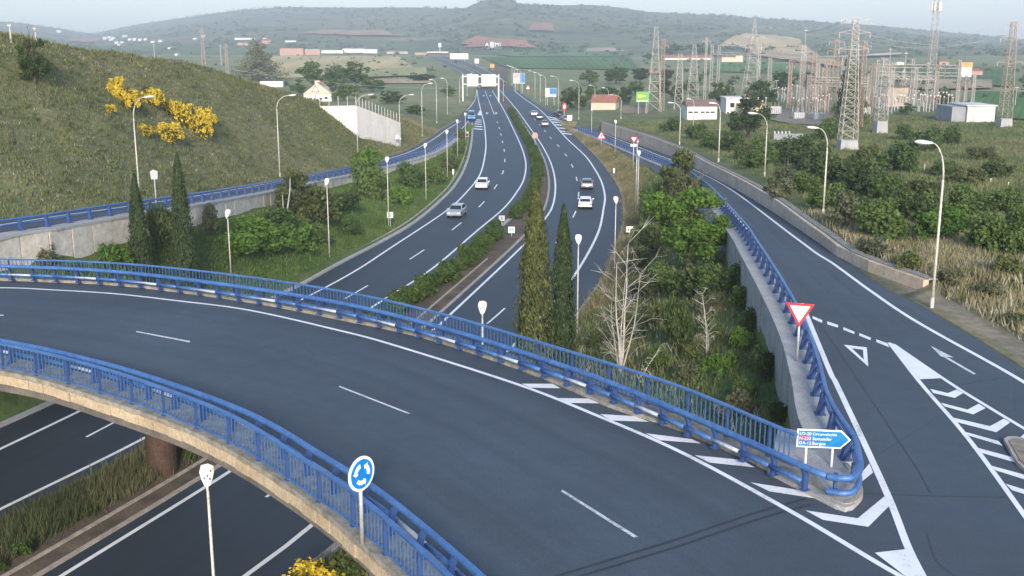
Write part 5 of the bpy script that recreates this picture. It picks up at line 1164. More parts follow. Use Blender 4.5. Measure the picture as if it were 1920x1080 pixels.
small_plate(959, 444, 431, 12, 12, 'white square marker with a teal M-like emblem in the median', [([(-.65, -.7), (-.3, -.7), (-.3, .1), (0, -.3), (.3, .1), (.3, -.7), (.65, -.7), (.65, .6), (.35, .6), (0, .05), (-.35, .6), (-.65, .6)], 'teal')])
small_plate(941, 428, 409, 11, 10, 'grey square plate on a short post between the hedge halves', [([(-.15, -.5), (.15, -.5), (.15, .5), (-.15, .5)], 'lens')], 'sign_back')
small_plate(1180, 448, 430, 12, 11, 'white square plate with dark marks on the right verge', [([(-.6, -.5), (-.2, -.5), (-.2, .2), (-.6, .2)], 'lens'), ([(.2, -.5), (.6, -.5), (.6, .2), (.2, .2)], 'lens')])
small_plate(732, 424, 403, 11, 11, 'white plate with dark centre at the foot of a left bank lamp', [([(-.15, -.7), (.15, -.7), (.15, .7), (-.15, .7)], 'lens')])
small_plate(1068, 236, 221, 9, 10, 'pale arrow plate at the tip of the right exit gore', [([(-.5, -.2), (.5, -.2), (0, .5)], 'sign_back')])
small_plate(874, 262, 252, 9, 10, 'pale green square plate at the tip of the left bank', [([(-.4, -.2), (.4, -.2), (.4, .3), (-.4, .3)], 'sign_back')], 'galv')
small_plate(850, 336, 322, 3, 10, 'narrow white delineator post on the left bank', [], 'sign_white'); small_plate(1151, 331, 320, 3, 9, 'narrow white delineator post on the right dry verge', [], 'sign_white')
def board(px, py, x0, x1, y0, y1, label, face, extra=(), legs=2, name='direction_board', cat='road sign', ribs=0, p=None):
    p = p or PT(px, py); k = ppm(p); root = empty(name, tuple(p), 0, label, cat); cx = ((x0 + x1) / 2 - px) / k; zt_, zb2 = height_to(p, y0), height_to(p, y1); W2 = (x1 - x0) / 2 / k
    for q in ((-.6, .6) if legs == 2 else (0,)): MB().tube((cx + q * W2, .15, 0), (cx + q * W2, .15, zt_), .11, None, 8).build('post', M['galv'], root)
    MB().box((cx, 0, (zt_ + zb2) / 2), (W2 * 2, .14, zt_ - zb2)).build('panel', M[face], root)
    for (a, b, c, d, mt) in extra: MB().box((cx + (a + b) / 2 * W2, -.085, zb2 + (c + d) / 2 * (zt_ - zb2)), ((b - a) * W2, .03, (d - c) * (zt_ - zb2))).build('print', M[mt], root)
    return root, cx, zb2, zt_, W2
M['pink'] = plain('faded_pink_print', (.55, .36, .37), .6)
board(971, 174, 962, 984, 137, 157, 'pink and blue information board above the motorway right edge', 'sign_back', [(-.95, .15, .55, .97, 'pink'), (.2, .95, .1, .97, 'sign_deep')])
board(1034, 197, 1022, 1043, 165, 182, 'blue and white direction board on posts right of the motorway', 'sign_back', [(-.95, -.25, .05, .95, 'wall_white'), (-.2, .95, .35, .95, 'sign_deep')])
r_, cx, z0, z1, W2 = board(1203, 214, 1192, 1216, 172, 191, 'bright green advertising billboard with yellow print on two legs', 'green_board', [(-.75, -.15, .42, .72, 'yellow'), (-.1, .5, .5, .66, 'yellow'), (-.9, .9, .05, .12, 'sign_white')], name='billboard', cat='billboard')
# gantry: two board backs over the left carriageway
pg = Vector((-6.5, 372.0, 0)); root = empty('sign_gantry', tuple(pg), 0, 'overhead gantry with two cream board backs across the left carriageway', 'sign gantry'); kg = ppm(pg); zr0, zr1 = height_to(pg, 162), height_to(pg, 139.5)
gx = lambda px: (px - 960) / kg - pg.x
for q in (gx(868), gx(935)): MB().box((q, .4, zr1 * .5), (.45, .45, zr1)).build('column', M['galv'], root)
for z in (zr0 + .7, zr1 - .7): MB().box(((gx(868) + gx(935)) / 2, .4, z), (gx(935) - gx(868), .3, .35)).build('beam', M['galv'], root)
for a, b, nr2 in ((876.5, 897, 2), (903, 930.5, 4)):
    A, B = gx(a), gx(b); o = MB().box(((A + B) / 2, 0, (zr0 + zr1) / 2), (B - A, .12, zr1 - zr0)).build('board_back', M['cream'], root)
    mb = MB()
    for j in range(nr2): mb.box((A + (B - A) * (j + 1) / (nr2 + 1), -.12, zr0 + (zr1 - zr0) * .32), (.12, .1, (zr1 - zr0) * .58))
    mb.box(((A + B) / 2, -.12, zr0 + (zr1 - zr0) * .62), (B - A, .1, .13)); mb.box(((A + B) / 2, -.12, zr0 + .1), (B - A, .1, .13)); mb.build('rib', M['wall_cream'], o)

# ------------------------------------------------------------------ buildings
def house(px, py, wpx, hpx, depth, label, wall, roof, gable='x', rh=.3, wins=(), cat='house', name='house', yaw=0.0, p=None, group=None, doors=()):
    p = p or PT(px, py); k = ppm(p); w_, h_ = wpx / k, hpx / k; root = empty(name, tuple(p), yaw, label, cat, group)
    he = h_ * (1 - rh)
    MB().box((0, depth / 2, he / 2 - .3), (w_, depth, he + .6)).build('wall', M[wall], root)
    e = .25
    if gable == 'flat': MB().box((0, depth / 2, he + .12), (w_ + .6, depth + .6, .25)).build('roof', M[roof], root)
    elif gable == 'x': MB().prism([(-w_ / 2 - e, -e, he), (-w_ / 2 - e, depth + e, he), (-w_ / 2 - e, depth / 2, h_)], (w_ + 2 * e, 0, 0)).build('roof', M[roof], root)
    else:
        MB().prism([(-w_ / 2 - e, -e, he), (w_ / 2 + e, -e, he), (0, -e, h_)], (0, depth + 2 * e, 0)).build('roof', M[roof], root)
    for (a, b, c, d) in wins:
        f = MB().box(((a + b) / 2 * w_, -.02, (c + d) / 2 * he), ((b - a) * w_, .08, (d - c) * he)).build('window', M['glass'], root)
    for (a, b, c, d) in doors: MB().box(((a + b) / 2 * w_, -.03, (c + d) / 2 * he), ((b - a) * w_, .1, (d - c) * he)).build('door', M['wall_white'], root)
    return root
house(1316, 224, 56, 36, 8, 'white house with brown roof and a row of slit windows near the lamps', 'wall_white', 'roof_brown', 'x', .32, [(-.46, -.32, .50, .60), (-.28, -.14, .50, .60), (-.04, .08, .50, .60), (.12, .24, .50, .60), (.28, .42, .50, .60)])
house(1380, 212, 38, 30, 8, 'white flat building with pale roof half hidden by trees', 'wall_white', 'wall_white', 'flat', .1, [(-.3, -.1, .4, .7), (.15, .35, .4, .7)], 'building', 'building')
house(1410, 213, 40, 18, 7, 'low cream building with a tan eave beside the white flat building', 'wall_cream', 'orange', 'flat', .12, [(-.3, -.05, .3, .7)], 'building', 'building')
house(1131, 206, 46, 27, 9, 'open red-roofed shed with cream wall right of the motorway', 'wall_cream', 'roof_red', 'x', .5, [], 'shed', 'shed', R(-12))
house(1681, 200, 40, 38, 8, 'tan windowless block building behind the switchyard', 'wall_cream', 'roof_brown', 'flat', .06, [(-.02, .06, .38, .48)], 'building', 'building')
rt = house(1838, 229, 52, 32, 9, 'cream garage with large pale door beside the rightmost pylon', 'wall_white', 'wall_white', 'flat', .08, [], 'garage', 'garage', doors=[(-.25, .22, .0, .55)])
p = PT(1838, 229); k = ppm(p); MB().box((-40 / k, 5, 14 / k), (26 / k, 9, 28 / k)).build('grey_annex', M['wall_grey'], rt)
rt = house(596, 190, 52, 34, 8, 'weathered white gabled house with chimney beyond the left hill', 'wall_white', 'wall_cream', 'y', .6, [(-.3, -.2, .2, .5), (.05, .15, .2, .5), (.25, .35, .3, .6)])
p = PT(596, 190); k = ppm(p); MB().box((-2 / k, 3, 34 / k), (9 / k, 2, 8 / k)).build('chimney', M['wall_cream'], rt); MB().box((4 / k, 3, 34 / k), (14 / k, 2.4, 2 / k)).build('chimney_cap', M['roof_red'], rt)
p = PT(510, 163); k = ppm(p); root = empty('low_wall', tuple(p), 0, 'low pale masonry wall at the crest beyond the left hill', 'wall'); MB().box((0, 0, 5 / k), (44 / k, .4, 11 / k)).build('wall_body', M['concrete_white'], root); MB().box((22 / k, 0, 6 / k), (2 / k, .6, 15 / k)).build('end_post', M['concrete_dark'], root)
p = PT(1192, 212); k = ppm(p); root = empty('fence', tuple(p), 0, 'dark grey slatted fence below the green billboard', 'fence')
mb_ = MB().box((0, 0, 7 / k), (2.2 / k, .08, 14 / k)).mesh('slat', M['concrete_dark'])
for i in range(18): link('slat', mb_, root, ((i - 9) * 2.6 / k, .02 * (i % 2), 0))
# far buildings
def far_house(px, py, w_, h_, label, wall, roof, group=None, gable='x', rh=.3, cat='building', dep=10): return house(px, py, w_, h_, dep, label, wall, roof, gable, rh, [], cat, 'building', 0, PH(px, py), group)
far_house(547, 104, 44, 14, 'long red factory hall behind the wheat field', 'wall_red', 'wall_red', None, 'flat', .1); far_house(585, 103, 30, 12, 'pale red warehouse joined to the long red factory hall', 'wall_red', 'wall_white', None, 'flat', .2)
far_house(662, 99, 40, 9, 'white long warehouse with flat roof behind the wheat field, left half', 'wall_white', 'wall_white', None, 'flat', .2); far_house(693, 100, 28, 9, 'white warehouse behind the wheat field, right of the longer one', 'wall_white', 'wall_white', None, 'flat', .2); far_house(620, 100, 46, 8, 'grey-white low sheds between the red factory and white warehouses', 'wall_white', 'concrete', None, 'flat', .3)
far_house(500, 82, 18, 8, 'orange brick house above the dark conifer', 'wall_red', 'roof_red'); far_house(455, 85, 20, 6, 'red-roofed house left of the dark conifer', 'wall_red', 'roof_red'); far_house(470, 74, 60, 4, 'white long roof on the slope above the dark conifer', 'wall_white', 'wall_white', None, 'flat', .3); far_house(545, 79, 20, 4, 'white shed on the slope right of the brick house', 'wall_white', 'wall_white', None, 'flat', .3); far_house(745, 101, 40, 6, 'low grey row of houses left of the fuel station', 'concrete', 'roof_red')
far_house(1290, 112, 90, 8, 'long low red-roofed farm on the far right slope', 'wall_white', 'roof_red', None, 'x', .6); far_house(1366, 116, 26, 12, 'cream farmhouse beside the tan field', 'wall_cream', 'roof_brown'); far_house(1386, 116, 14, 12, 'square cream tower house beside the farmhouse', 'wall_cream', 'wall_cream', None, 'flat', .1)
far_house(1770, 121, 18, 8, 'small red house on the far slope left of the orange tank', 'wall_red', 'roof_red'); far_house(1688, 122, 14, 6, 'small white tank shed on the far slope', 'wall_white', 'wall_white', None, 'flat', .2); far_house(1826, 143, 32, 14, 'red-roofed house just right of the orange tank', 'wall_red', 'roof_red')
for i, (x, y) in enumerate([(196, 74), (204, 72), (212, 73), (208, 76), (218, 82), (228, 81), (243, 76), (252, 76), (262, 77), (272, 76), (222, 86), (234, 70), (286, 80), (300, 79), (318, 92), (330, 104), (110, 61), (365, 74), (380, 70)]):
    far_house(x, y, random.uniform(5, 9), random.uniform(3.2, 5), 'tiny pale house of the distant village left of the valley notch', 'wall_white', 'wall_white', 'houses of the distant village', 'x', .35, 'house')
# orange tank on columns
p = PT(1805, 190, 900); p = PD(1805, 160, 330); p.z = float(zt(p.x, p.y)); k = ppm(p); root = empty('water_tank', tuple(p), 0, 'boxy orange and cream tank raised on columns at the right', 'tank')
z0, z1 = height_to(p, 144), height_to(p, 118); MB().box((0, 0, (z0 + z1) / 2), (19 / k, 4, z1 - z0)).build('tank', M['cream'], root); MB().box((0, 0, z1 - 3 / k), (20 / k, 4.2, 8 / k)).build('band', M['orange'], root)
for q in (-.35, .35): MB().box((q * 19 / k, 0, z0 / 2), (.5, .5, z0)).build('column', M['lattice_red'], root)
# fuel station, cream board, dark letter panels
q = PH(815, 103); k = ppm(q); root = empty('fuel_station', tuple(q), 0, 'small fuel station with white canopy and tall white sign beside the far road', 'fuel station')
MB().box((6 / k, 0, 5 / k), (40 / k, 9, 2.2 / k)).build('canopy', M['wall_white'], root); MB().box((-12 / k, 4, 2 / k), (50 / k, 5, 4.5 / k)).build('shop', M['wall_red'], root); MB().box((10 / k, 0, 12 / k), (1 / k, .6, 12 / k)).build('sign_pole', M['wall_white'], root); MB().box((10 / k, 0, 18 / k), (5 / k, .8, 7 / k)).build('sign_box', M['sign_white'], root)
board(861, 116, 844, 878, 100, 111, 'wide cream board back beside the far motorway bend', 'cream', [], 2, 'board', 'billboard', 0, PH(861, 117)); board(894, 125, 890, 898, 110, 119, 'small cream square board right of the wide cream board', 'cream', [], 1, 'board', 'billboard', 0, PH(894, 126)); board(923, 133, 919, 927, 120, 127, 'little brown board lowest of the three far boards', 'orange', [], 1, 'board', 'billboard', 0, PH(923, 134))
q = PH(925, 91); k = ppm(q); root = empty('letter_panels', tuple(q), 0, 'row of dark panels with big white letters before the red soil', 'billboard')
for j, (x, ch, mt) in enumerate(((-12, 'A', 'lens'), (-2.5, '', 'sign_back'), (6.5, 'M', 'lens'), (13, 'I', 'lens'))):
    MB().box((x / k, 0, 7 / k), ((8 if j < 3 else 4) / k, .5, 10.5 / k)).build('panel', M[mt], root)
    if ch: txt(ch, 10.5 / k, M['sign_white'], root, (x / k, -.3, 7 / k))
MB().box((0, .4, 1 / k), (34 / k, .4, 2.4 / k)).build('plinth', M['roof_brown'], root)

# ------------------------------------------------------------------ pylons and switchyard
def lattice_mb(h, wb, wt, n, r, mb=None, x=0, y=0, z0=0, pw=1.0):
    mb = mb or MB(); W_ = lambda t: wb + (wt - wb) * (t ** pw)
    C4 = ((-1, -1), (1, -1), (1, 1), (-1, 1)); pt = lambda t, c: (x + c[0] * W_(t) / 2, y + c[1] * W_(t) / 2, z0 + h * t)
    T = [1 - (1 - i / n) ** 1.25 for i in range(n + 1)]
    for c in C4:
        for i in range(n): mb.tube(pt(T[i], c), pt(T[i + 1], c), r, None, 4, False)
    for i in range(n):
        for j in range(4):
            a, b = C4[j], C4[(j + 1) % 4]; mb.tube(pt(T[i], a), pt(T[i + 1], b), r * .55, None, 3, False); mb.tube(pt(T[i], b), pt(T[i + 1], a), r * .55, None, 3, False)
            if i: mb.tube(pt(T[i], a), pt(T[i], b), r * .55, None, 3, False)
    return mb
def pylon(px, py, top, wb, wt, arms, label, mat='lattice', n=9, foot=0, p=None, cat='pylon', r=None):
    p = p or PT(px, py); k = ppm(p); h = height_to(p, top); root = empty('pylon', tuple(p), random.uniform(-.12, .12), label, cat, 'lattice pylons around the substation'); r = r or max(.05, .36 / k)
    z0 = 0
    if foot: z0 = foot / k; MB().box((0, 0, z0 / 2), (wb / k * 1.12, wb / k * 1.12, z0), 0, .9).build('footing', M['concrete'], root)
    lattice_mb(h - z0, wb / k, wt / k, n, r, None, 0, 0, z0).build('lattice_mast', M[mat], root)
    for z, half in arms:
        zz = h * z; L = half / k; mb = MB()
        for s in (-1, 1): mb.tube((0, -.2, zz - .25), (s * L, 0, zz), r * .9, r * .5, 4); mb.tube((0, .2, zz + .45), (s * L, 0, zz), r * .7, r * .5, 4); mb.tube((s * L * .55, 0, zz - .05), (s * L * .5, 0, zz + .25), r * .5, None, 3)
        mb.build('cross_arm', M[mat], root)
        for s in (-1, 1): MB().tube((s * L, 0, zz), (s * L, 0, zz - .8), .06, .05, 5).build('insulator', M['porcelain'], root)
    return root
pylon(1226, 210, 50, 26, 5, [], 'wide-legged pale pylon beside the green billboard, leftmost of the row', 'lattice', 10)
pylon(1240, 208, 72, 9, 5, [(.9, 10)], 'thin rusty pylon pressed behind the leftmost pale pylon', 'lattice_red', 12)
pylon(1272, 206, 100, 17, 6, [], 'second pale pylon from the left, shorter and narrow', 'lattice', 9); pylon(1298, 198, 82, 22, 5, [], 'wide-legged pylon directly left above the white house', 'lattice', 9)
pylon(1320, 200, 70, 4, 3, [(.95, 8)], 'thin pale mast with small head above the white house', 'lattice', 10); pylon(1408, 184, 36, 32, 2.5, [(.78, 20), (.64, 15)], 'broad pylon with a needle top behind the flat cream building', 'lattice', 9)
pylon(1560, 226, 74, 13, 7, [(.97, 14), (.86, 16), (.70, 17)], 'rusty three-armed pylon left of the tallest pylon', 'lattice_red', 14); pylon(1588, 279, 36, 30, 9, [(.995, 26), (.90, 28), (.78, 27)], 'tallest pylon with three wide arms on a concrete base in the field', 'lattice', 17, 17)
pylon(1611, 238, 76, 9, 6, [(.94, 12)], 'slim rusty pylon just right of the tallest pylon', 'lattice_red', 14); pylon(1650, 249, 108, 19, 12, [], 'narrow pylon on a pale concrete block right of the switchyard', 'lattice', 11, 22)
pylon(1740, 206, -14, 14, 8, [], 'very tall telecom mast reaching out of the picture', 'lattice', 20); pylon(1882, 238, 40, 20, 8, [(.96, 16), (.84, 22), (.62, 24)], 'rightmost pylon with three arms near the picture edge', 'lattice_red', 13, 16)
pylon(1500, 212, 84, 11, 8, [], 'dense pale mast at the left end of the switchyard', 'lattice', 13); pylon(1520, 216, 96, 9, 7, [], 'second dense mast at the left end of the switchyard', 'lattice_red', 12)
pylon(1541, 222, 128, 10, 8, [], 'short dense mast between the switchyard gantries', 'lattice_red', 10)
for i, (x, y, t, m_) in enumerate([(1528, 214, 118, 'lattice'), (1548, 212, 112, 'lattice_red'), (1574, 220, 104, 'lattice'), (1630, 220, 118, 'lattice_red'), (1668, 214, 116, 'lattice'), (1478, 206, 118, 'lattice_red'), (1712, 206, 126, 'lattice'), (1752, 206, 120, 'lattice_red'), (1440, 190, 108, 'lattice')]):
    pylon(x, y, t, 7, 5, [(.93, 7)] if i % 2 else [], 'slim switchyard mast %s' % ['left of the short dense mast', 'between the short dense mast and the three-armed pylon', 'in front of the three-armed pylon base', 'between the tallest pylon and the concrete block pylon', 'right of the concrete block pylon', 'at the far left before the dense pale mast', 'left of the telecom mast', 'just right of the telecom mast', 'right of the needle-topped pylon'][i], m_, 9, cat='mast')
pylon(383, 126, 52, 7, 3, [(.9, 6)], 'distant reddish pylon on the plain left of the dark conifer', 'lattice_red', 9); pylon(427, 140, 82, 6, 3, [(.9, 5)], 'distant rusty pylon closest to the dark conifer', 'lattice_red', 8)
pt_ = PT(1740, 206); root = empty('antenna_cluster', (pt_.x, pt_.y, pt_.z + height_to(pt_, 18)), 0, 'white panel antennas ringing the telecom mast near the top edge', 'antennas'); k = ppm(pt_)
for a in range(6): MB().box((8 / k * math.cos(a), 8 / k * math.sin(a), 6 / k), (2.2 / k, .2, 14 / k)).build('antenna', M['wall_white'], root)
MB().tube((-10 / k, 0, -3 / k), (10 / k, 0, -3 / k), .12, None, 5).build('frame', M['galv'], root)
def gantry(cols, beams, top, label, mat='lattice'):
    """cols: (px, py_foot); beams: image rows of the truss beams at the first column"""
    p0 = PT(*cols[0]); k = ppm(p0); h = height_to(p0, top); root = empty('switchyard_gantry', tuple(p0), 0, label, 'gantry', 'switchyard gantries'); P1 = [PT(*c) for c in cols]
    for q in P1: lattice_mb(h, 5 / k, 4 / k, 9, .07, None, q.x - p0.x, q.y - p0.y, q.z - p0.z).build('column', M[mat], root)
    for by in beams:
        zz = height_to(p0, by); mb = MB(); a, b = P1[0] - p0, P1[-1] - p0; n = 14
        for o, e in ((-.35, 0), (.35, 0), (-.35, .8), (.35, .8)): mb.tube((a.x, a.y + o, zz + e), (b.x, b.y + o, zz + e), .07, None, 4)
        for i in range(n):
            s, t = i / n, (i + 1) / n; u = a.lerp(b, s); v = a.lerp(b, t); z1, z2 = (zz, zz + .8) if i % 2 else (zz + .8, zz)
            for o in (-.35, .35): mb.tube((u.x, u.y + o, z1), (v.x, v.y + o, z2), .05, None, 3)
        mb.build('truss_beam', M[mat], root)
        for i in range(1, 6): u = a.lerp(b, i / 6); MB().tube((u.x, u.y, zz), (u.x, u.y, zz - 1.2), .10, .08, 6).build('insulator', M['brown_ins' if i % 2 else 'porcelain'], root)
gantry([(1332, 172), (1345, 172), (1420, 176)], [102], 84, 'left switchyard gantry with one long beam over the green field'); gantry([(1512, 214), (1575, 214), (1624, 214)], [150, 160], 140, 'central switchyard gantry with two stacked beams'); gantry([(1640, 204), (1705, 204), (1792, 207)], [126, 140], 112, 'long right switchyard gantry with two stacked beams'); gantry([(1668, 190), (1690, 190), (1752, 192)], [148], 132, 'rear switchyard gantry behind the tan block building')
gantry([(1796, 196), (1808, 197), (1822, 198)], [150], 140, 'short three-column gantry above the grey annex', 'lattice'); gantry([(1478, 196), (1500, 198), (1530, 200)], [120], 112, 'high gantry at the left end of the switchyard', 'lattice_red')
ins_a = MB().tube((0, 0, 0), (0, 0, 1.7), .10, .09, 6); INS = (ins_a.mesh('support', M['galv']), None)
def ribbed(mat):
    mb = MB(); mb.tube((0, 0, 1.7), (0, 0, 3.3), .08, .07, 6)
    for i in range(6): mb.tube((0, 0, 1.8 + i * .24), (0, 0, 1.88 + i * .24), .20, .14, 7)
    return mb.mesh('insulator', M[mat])
RB = [ribbed('porcelain'), ribbed('brown_ins')]; CAPM = MB().box((0, 0, 3.42), (.34, .34, .24)).mesh('cap', M['lamp'])
k = 0
for row, (y0, x0, x1, n) in enumerate([(192, 1400, 1480, 12), (186, 1440, 1540, 14), (205, 1620, 1690, 12), (208, 1655, 1790, 22), (199, 1690, 1780, 16), (215, 1485, 1545, 12), (206, 1530, 1560, 6), (194, 1640, 1720, 14), (212, 1400, 1440, 5)]):
    for i in range(n):
        p = PT(x0 + (x1 - x0) * (i + .5) / n + random.uniform(-2, 2), y0 + random.uniform(-2, 2)); root = empty('insulator_post', tuple(p), 0, 'slim insulator post standing in rows inside the electrical switchyard', 'insulator post', 'insulator posts of the switchyard')
        link('support', INS[0], root); link('insulator', RB[(i + row) % 2], root); link('cap', CAPM, root); s = random.uniform(.85, 1.25); root.scale = (1, 1, s)
for x, y, w_, lb in ((1497, 224, 20, 'grey transformer at the left end of the switchyard with pale bushings'), (1536, 226, 22, 'grey transformer left of the rusty three-armed pylon'), (1620, 214, 20, 'grey transformer between the tallest pylon and the concrete block'), (1452, 214, 22, 'grey transformer behind the green tree by the cream building')):
    p = PT(x, y); k = ppm(p); root = empty('transformer', tuple(p), 0, lb, 'transformer', 'switchyard transformers'); W2 = w_ / k
    MB().box((0, 0, W2 * .35), (W2, W2 * .6, W2 * .6)).build('tank', M['galv'], root)
    for i in range(6): MB().box((-W2 * .42 + i * W2 * .17, -W2 * .36, W2 * .35), (.12, W2 * .12, W2 * .5)).build('radiator_fin', M['sign_back'], root)
    for i in range(3): MB().tube((-W2 * .3 + i * W2 * .3, 0, W2 * .65), (-W2 * .34 + i * W2 * .34, 0, W2 * 1.05), .12, .06, 6).build('bushing', M['brown_ins'], root)
yard = [PT(*q) for q in ((1440, 226), (1545, 240), (1560, 218), (1470, 205))]
V = []; n = 8
for i in range(n + 1):
    a = yard[0].lerp(yard[3], i / n); b = yard[1].lerp(yard[2], i / n)
    for j in range(n + 1): q = a.lerp(b, j / n); V.append((q.x, q.y, float(zt(q.x, q.y)) + .3))
MB().add(V, [(i * 9 + j, i * 9 + j + 1, i * 9 + j + 10, i * 9 + j + 9) for i in range(8) for j in range(8)]).build('switchyard_ground', M['gravel'])['kind'] = 'structure'
p = PT(1478, 262); k = ppm(p); root = empty('low_wall', tuple(p), R(4), 'low grey concrete wall below the switchyard ground', 'wall'); MB().box((0, .3, 4 / k), (56 / k, .5, 14 / k)).build('wall_body', M['wall_grey'], root)
for i in range(5): MB().box((-22 / k + i * 7 / k, 1.5, 12 / k), (2.4 / k, .5, 5 / k)).build('white_block', M['wall_white'], root)
for i, (x, y, t) in enumerate([(1797, 336, 322), (1826, 340, 327), (1857, 343, 334), (1890, 350, 341), (1733, 320, 308), (1750, 322, 310)]):
    p = PT(x, y); root = empty('fence_post', tuple(p), 0, 'short pale fence post in the weeds of the right field, number %s from the left' % ['three', 'four', 'five', 'six', 'one', 'two'][i], 'fence post', 'fence posts in the right field'); MB().box((0, 0, height_to(p, t) / 2), (.1, .1, height_to(p, t))).build('stake', M['pole'], root)
for i, (x, y, t) in enumerate([(290, 110, 82), (415, 122, 84), (1455, 175, 150), (1692, 190, 95), (1735, 190, 115), (1903, 200, 162), (21, 80, 46), (68, 80, 52), (1503, 190, 50), (1664, 170, 88)]):
    p = PT(x, y) if y > 140 else PH(x, y); root = empty('utility_pole', tuple(p), 0, ['wooden pole in the valley left of the conifer', 'pole between the distant pylon and the dark conifer', 'pole above the green tree left of the switchyard', 'tall thin pole over the rear gantry', 'thin pole beside the telecom mast', 'thin pole in the vineyard at the right edge', 'leftmost pole on the hill crest', 'second pole on the hill crest', 'tall pole with bent top over the left masts', 'thin pole right of the narrow pylon'][i], 'utility pole', 'utility poles')
    h = height_to(p, t); k = ppm(p); MB().tube((0, 0, 0), (0, 0, h), max(.09, .55 / k), max(.06, .4 / k), 6).build('pole', M['lattice'], root); MB().box((0, 0, h * .95), (7 / k, .15, .15)).build('cross_bar', M['lattice'], root)
# overhead cables
def cable(a, b, sag, label, n=16, r=.03):
    pts = [a.lerp(b, i / n) - Vector((0, 0, sag * 4 * (i / n) * (1 - i / n))) for i in range(n + 1)]
    o = MB().path(pts, r, 4).build('cable', M['lattice']); tag(o, label, 'cable', 'overhead cables'); return o
cable(PD(-60, 100, 118), PD(330, 114, 150), .5, 'upper pale cable strung low along the left hill', r=.022); cable(PD(-60, 113, 112), PD(345, 124, 150), .5, 'lower pale cable strung low along the left hill', r=.026)
cable(PD(330, 114, 150), PD(1000, 150, 330), 3, 'thin cable continuing from the left hill across the plain', r=.035)
for i, (a, b, d1, d2) in enumerate([((1228, 52), (1408, 40), 235, 300), ((1408, 50), (1587, 38), 300, 170), ((1632, 38), (1866, 48), 170, 235), ((1560, 62), (1860, 70), 170, 235), ((1618, 62), (1905, 60), 170, 235), ((1562, 92), (1320, 74), 175, 260), ((1240, 76), (1000, 128), 245, 480), ((1587, 60), (1230, 90), 170, 235)]):
    cable(PD(*a, d1), PD(*b, d2), 2.2, 'thin power cable %s' % ['from the leftmost pylon to the needle-topped one', 'from the needle-topped pylon to the tallest', 'from the tallest pylon to the rightmost, top arm', 'left of the telecom mast at middle arm height', 'right of the tallest pylon at middle arm height', 'from the tallest pylon back to the thin mast', 'leaving the thin rusty pylon towards the motorway', 'from the tallest pylon to the leftmost, lower arm'][i], r=.026)

# ------------------------------------------------------------------ vehicles
def car(px, py, heading, label, paint, kind='car', p=None):
    p = p or P(px, py, .012); L, W_, H_ = (4.3, 1.8, 1.46) if kind == 'car' else (5.2, 2.0, 2.3)
    root = empty('car' if kind == 'car' else 'van', tuple(p), heading, label, kind); hw = W_ / 2     # +x is forward
    if kind == 'car': low = [(-2.15, .32), (2.1, .28), (2.15, .55), (2.0, .74), (1.0, .92), (-1.5, .95), (-2.1, .90), (-2.17, .6)]; cab = [(-1.95, .93), (.98, .90), (.25, 1.40), (-.2, 1.46), (-1.1, 1.44), (-1.6, 1.30)]
    else: low = [(-2.6, .35), (2.55, .32), (2.6, .7), (2.45, .95), (1.7, 1.15), (-2.55, 1.2)]; cab = [(-2.58, 1.15), (1.75, 1.12), (1.15, 2.1), (.7, 2.28), (-2.5, 2.3)]
    def loft(prof, w0, w1, mid):
        zs = [z for _, z in prof]; z0, z1 = min(zs), max(zs); n = len(prof); rg = []
        for s in (-1, 1):
            for (x, z) in prof: t = (z - z0) / (z1 - z0); rg.append((x, s * (w0 + (w1 - w0) * t), z))
        return MB().add(rg, [tuple(range(n - 1, -1, -1)), tuple(range(n, 2 * n))] + [(i, (i + 1) % n, n + (i + 1) % n, n + i) for i in range(n)])
    b = loft(low, hw, hw * .97, 0).build('body', M[paint], root); mod = b.modifiers.new('b', 'BEVEL'); mod.width = .06; mod.segments = 2
    c = loft(cab, hw * .92, hw * .74, 0).build('cabin', M[paint], root); mod = c.modifiers.new('b', 'BEVEL'); mod.width = .05; mod.segments = 2
    z0, z1 = (.98, 1.34) if kind == 'car' else (1.3, 2.0)
    xr, xf = (-1.92, -1.60) if kind == 'car' else (-2.60, -2.55)
    MB().add([(xr - .02, -hw * .78, z0 + .02), (xr - .02, hw * .78, z0 + .02), (xf - .06, hw * .68, z1 - .02), (xf - .06, -hw * .68, z1 - .02)], [(0, 1, 2, 3)]).build('rear_window', M['glass'], root)
    xa, xb = (.98, .36) if kind == 'car' else (1.77, 1.25)
    MB().add([(xa + .03, -hw * .80, z0 - .02), (xa + .03, hw * .80, z0 - .02), (xb + .05, hw * .70, z1), (xb + .05, -hw * .70, z1)], [(0, 1, 2, 3)]).build('windscreen', M['glass'], root)
    for s in (-1, 1):
        MB().add([(-1.4, s * hw * .915, z0), (.7, s * hw * .915, z0), (.15, s * hw * .80, z1), (-1.15, s * hw * .80, z1)], [(0, 1, 2, 3)]).build('side_window', M['glass'], root)
        for x in (-1.35, 1.35): w2 = MB().tube((x, s * (hw - .2), .32), (x, s * (hw + .01), .32), .32, None, 16).build('wheel', M['tyre'], root); MB().tube((x, s * (hw + .01), .32), (x, s * (hw + .02), .32), .19, None, 12).build('rim', M['galv'], w2)
        MB().box((-L / 2 - .0, s * hw * .78, .72), (.08, .3, .16)).build('tail_light', M['light_red'], root); MB().box((L / 2 - .06, s * hw * .72, .62), (.1, .36, .14)).build('headlight', M['light_clear'], root)
        MB().box((.75, s * (hw + .08), z0 + .02), (.12, .2, .13)).build('mirror', M[paint], root)
    MB().box((-L / 2 - .02, 0, .55), (.03, .5, .12)).build('number_plate', M['sign_white'], root)
    return root
def road_heading(c, y): i = np.searchsorted(c[:, 1], y); d = c[min(i + 3, len(c) - 1)] - c[max(i - 3, 0)]; return math.atan2(d[1], d[0])
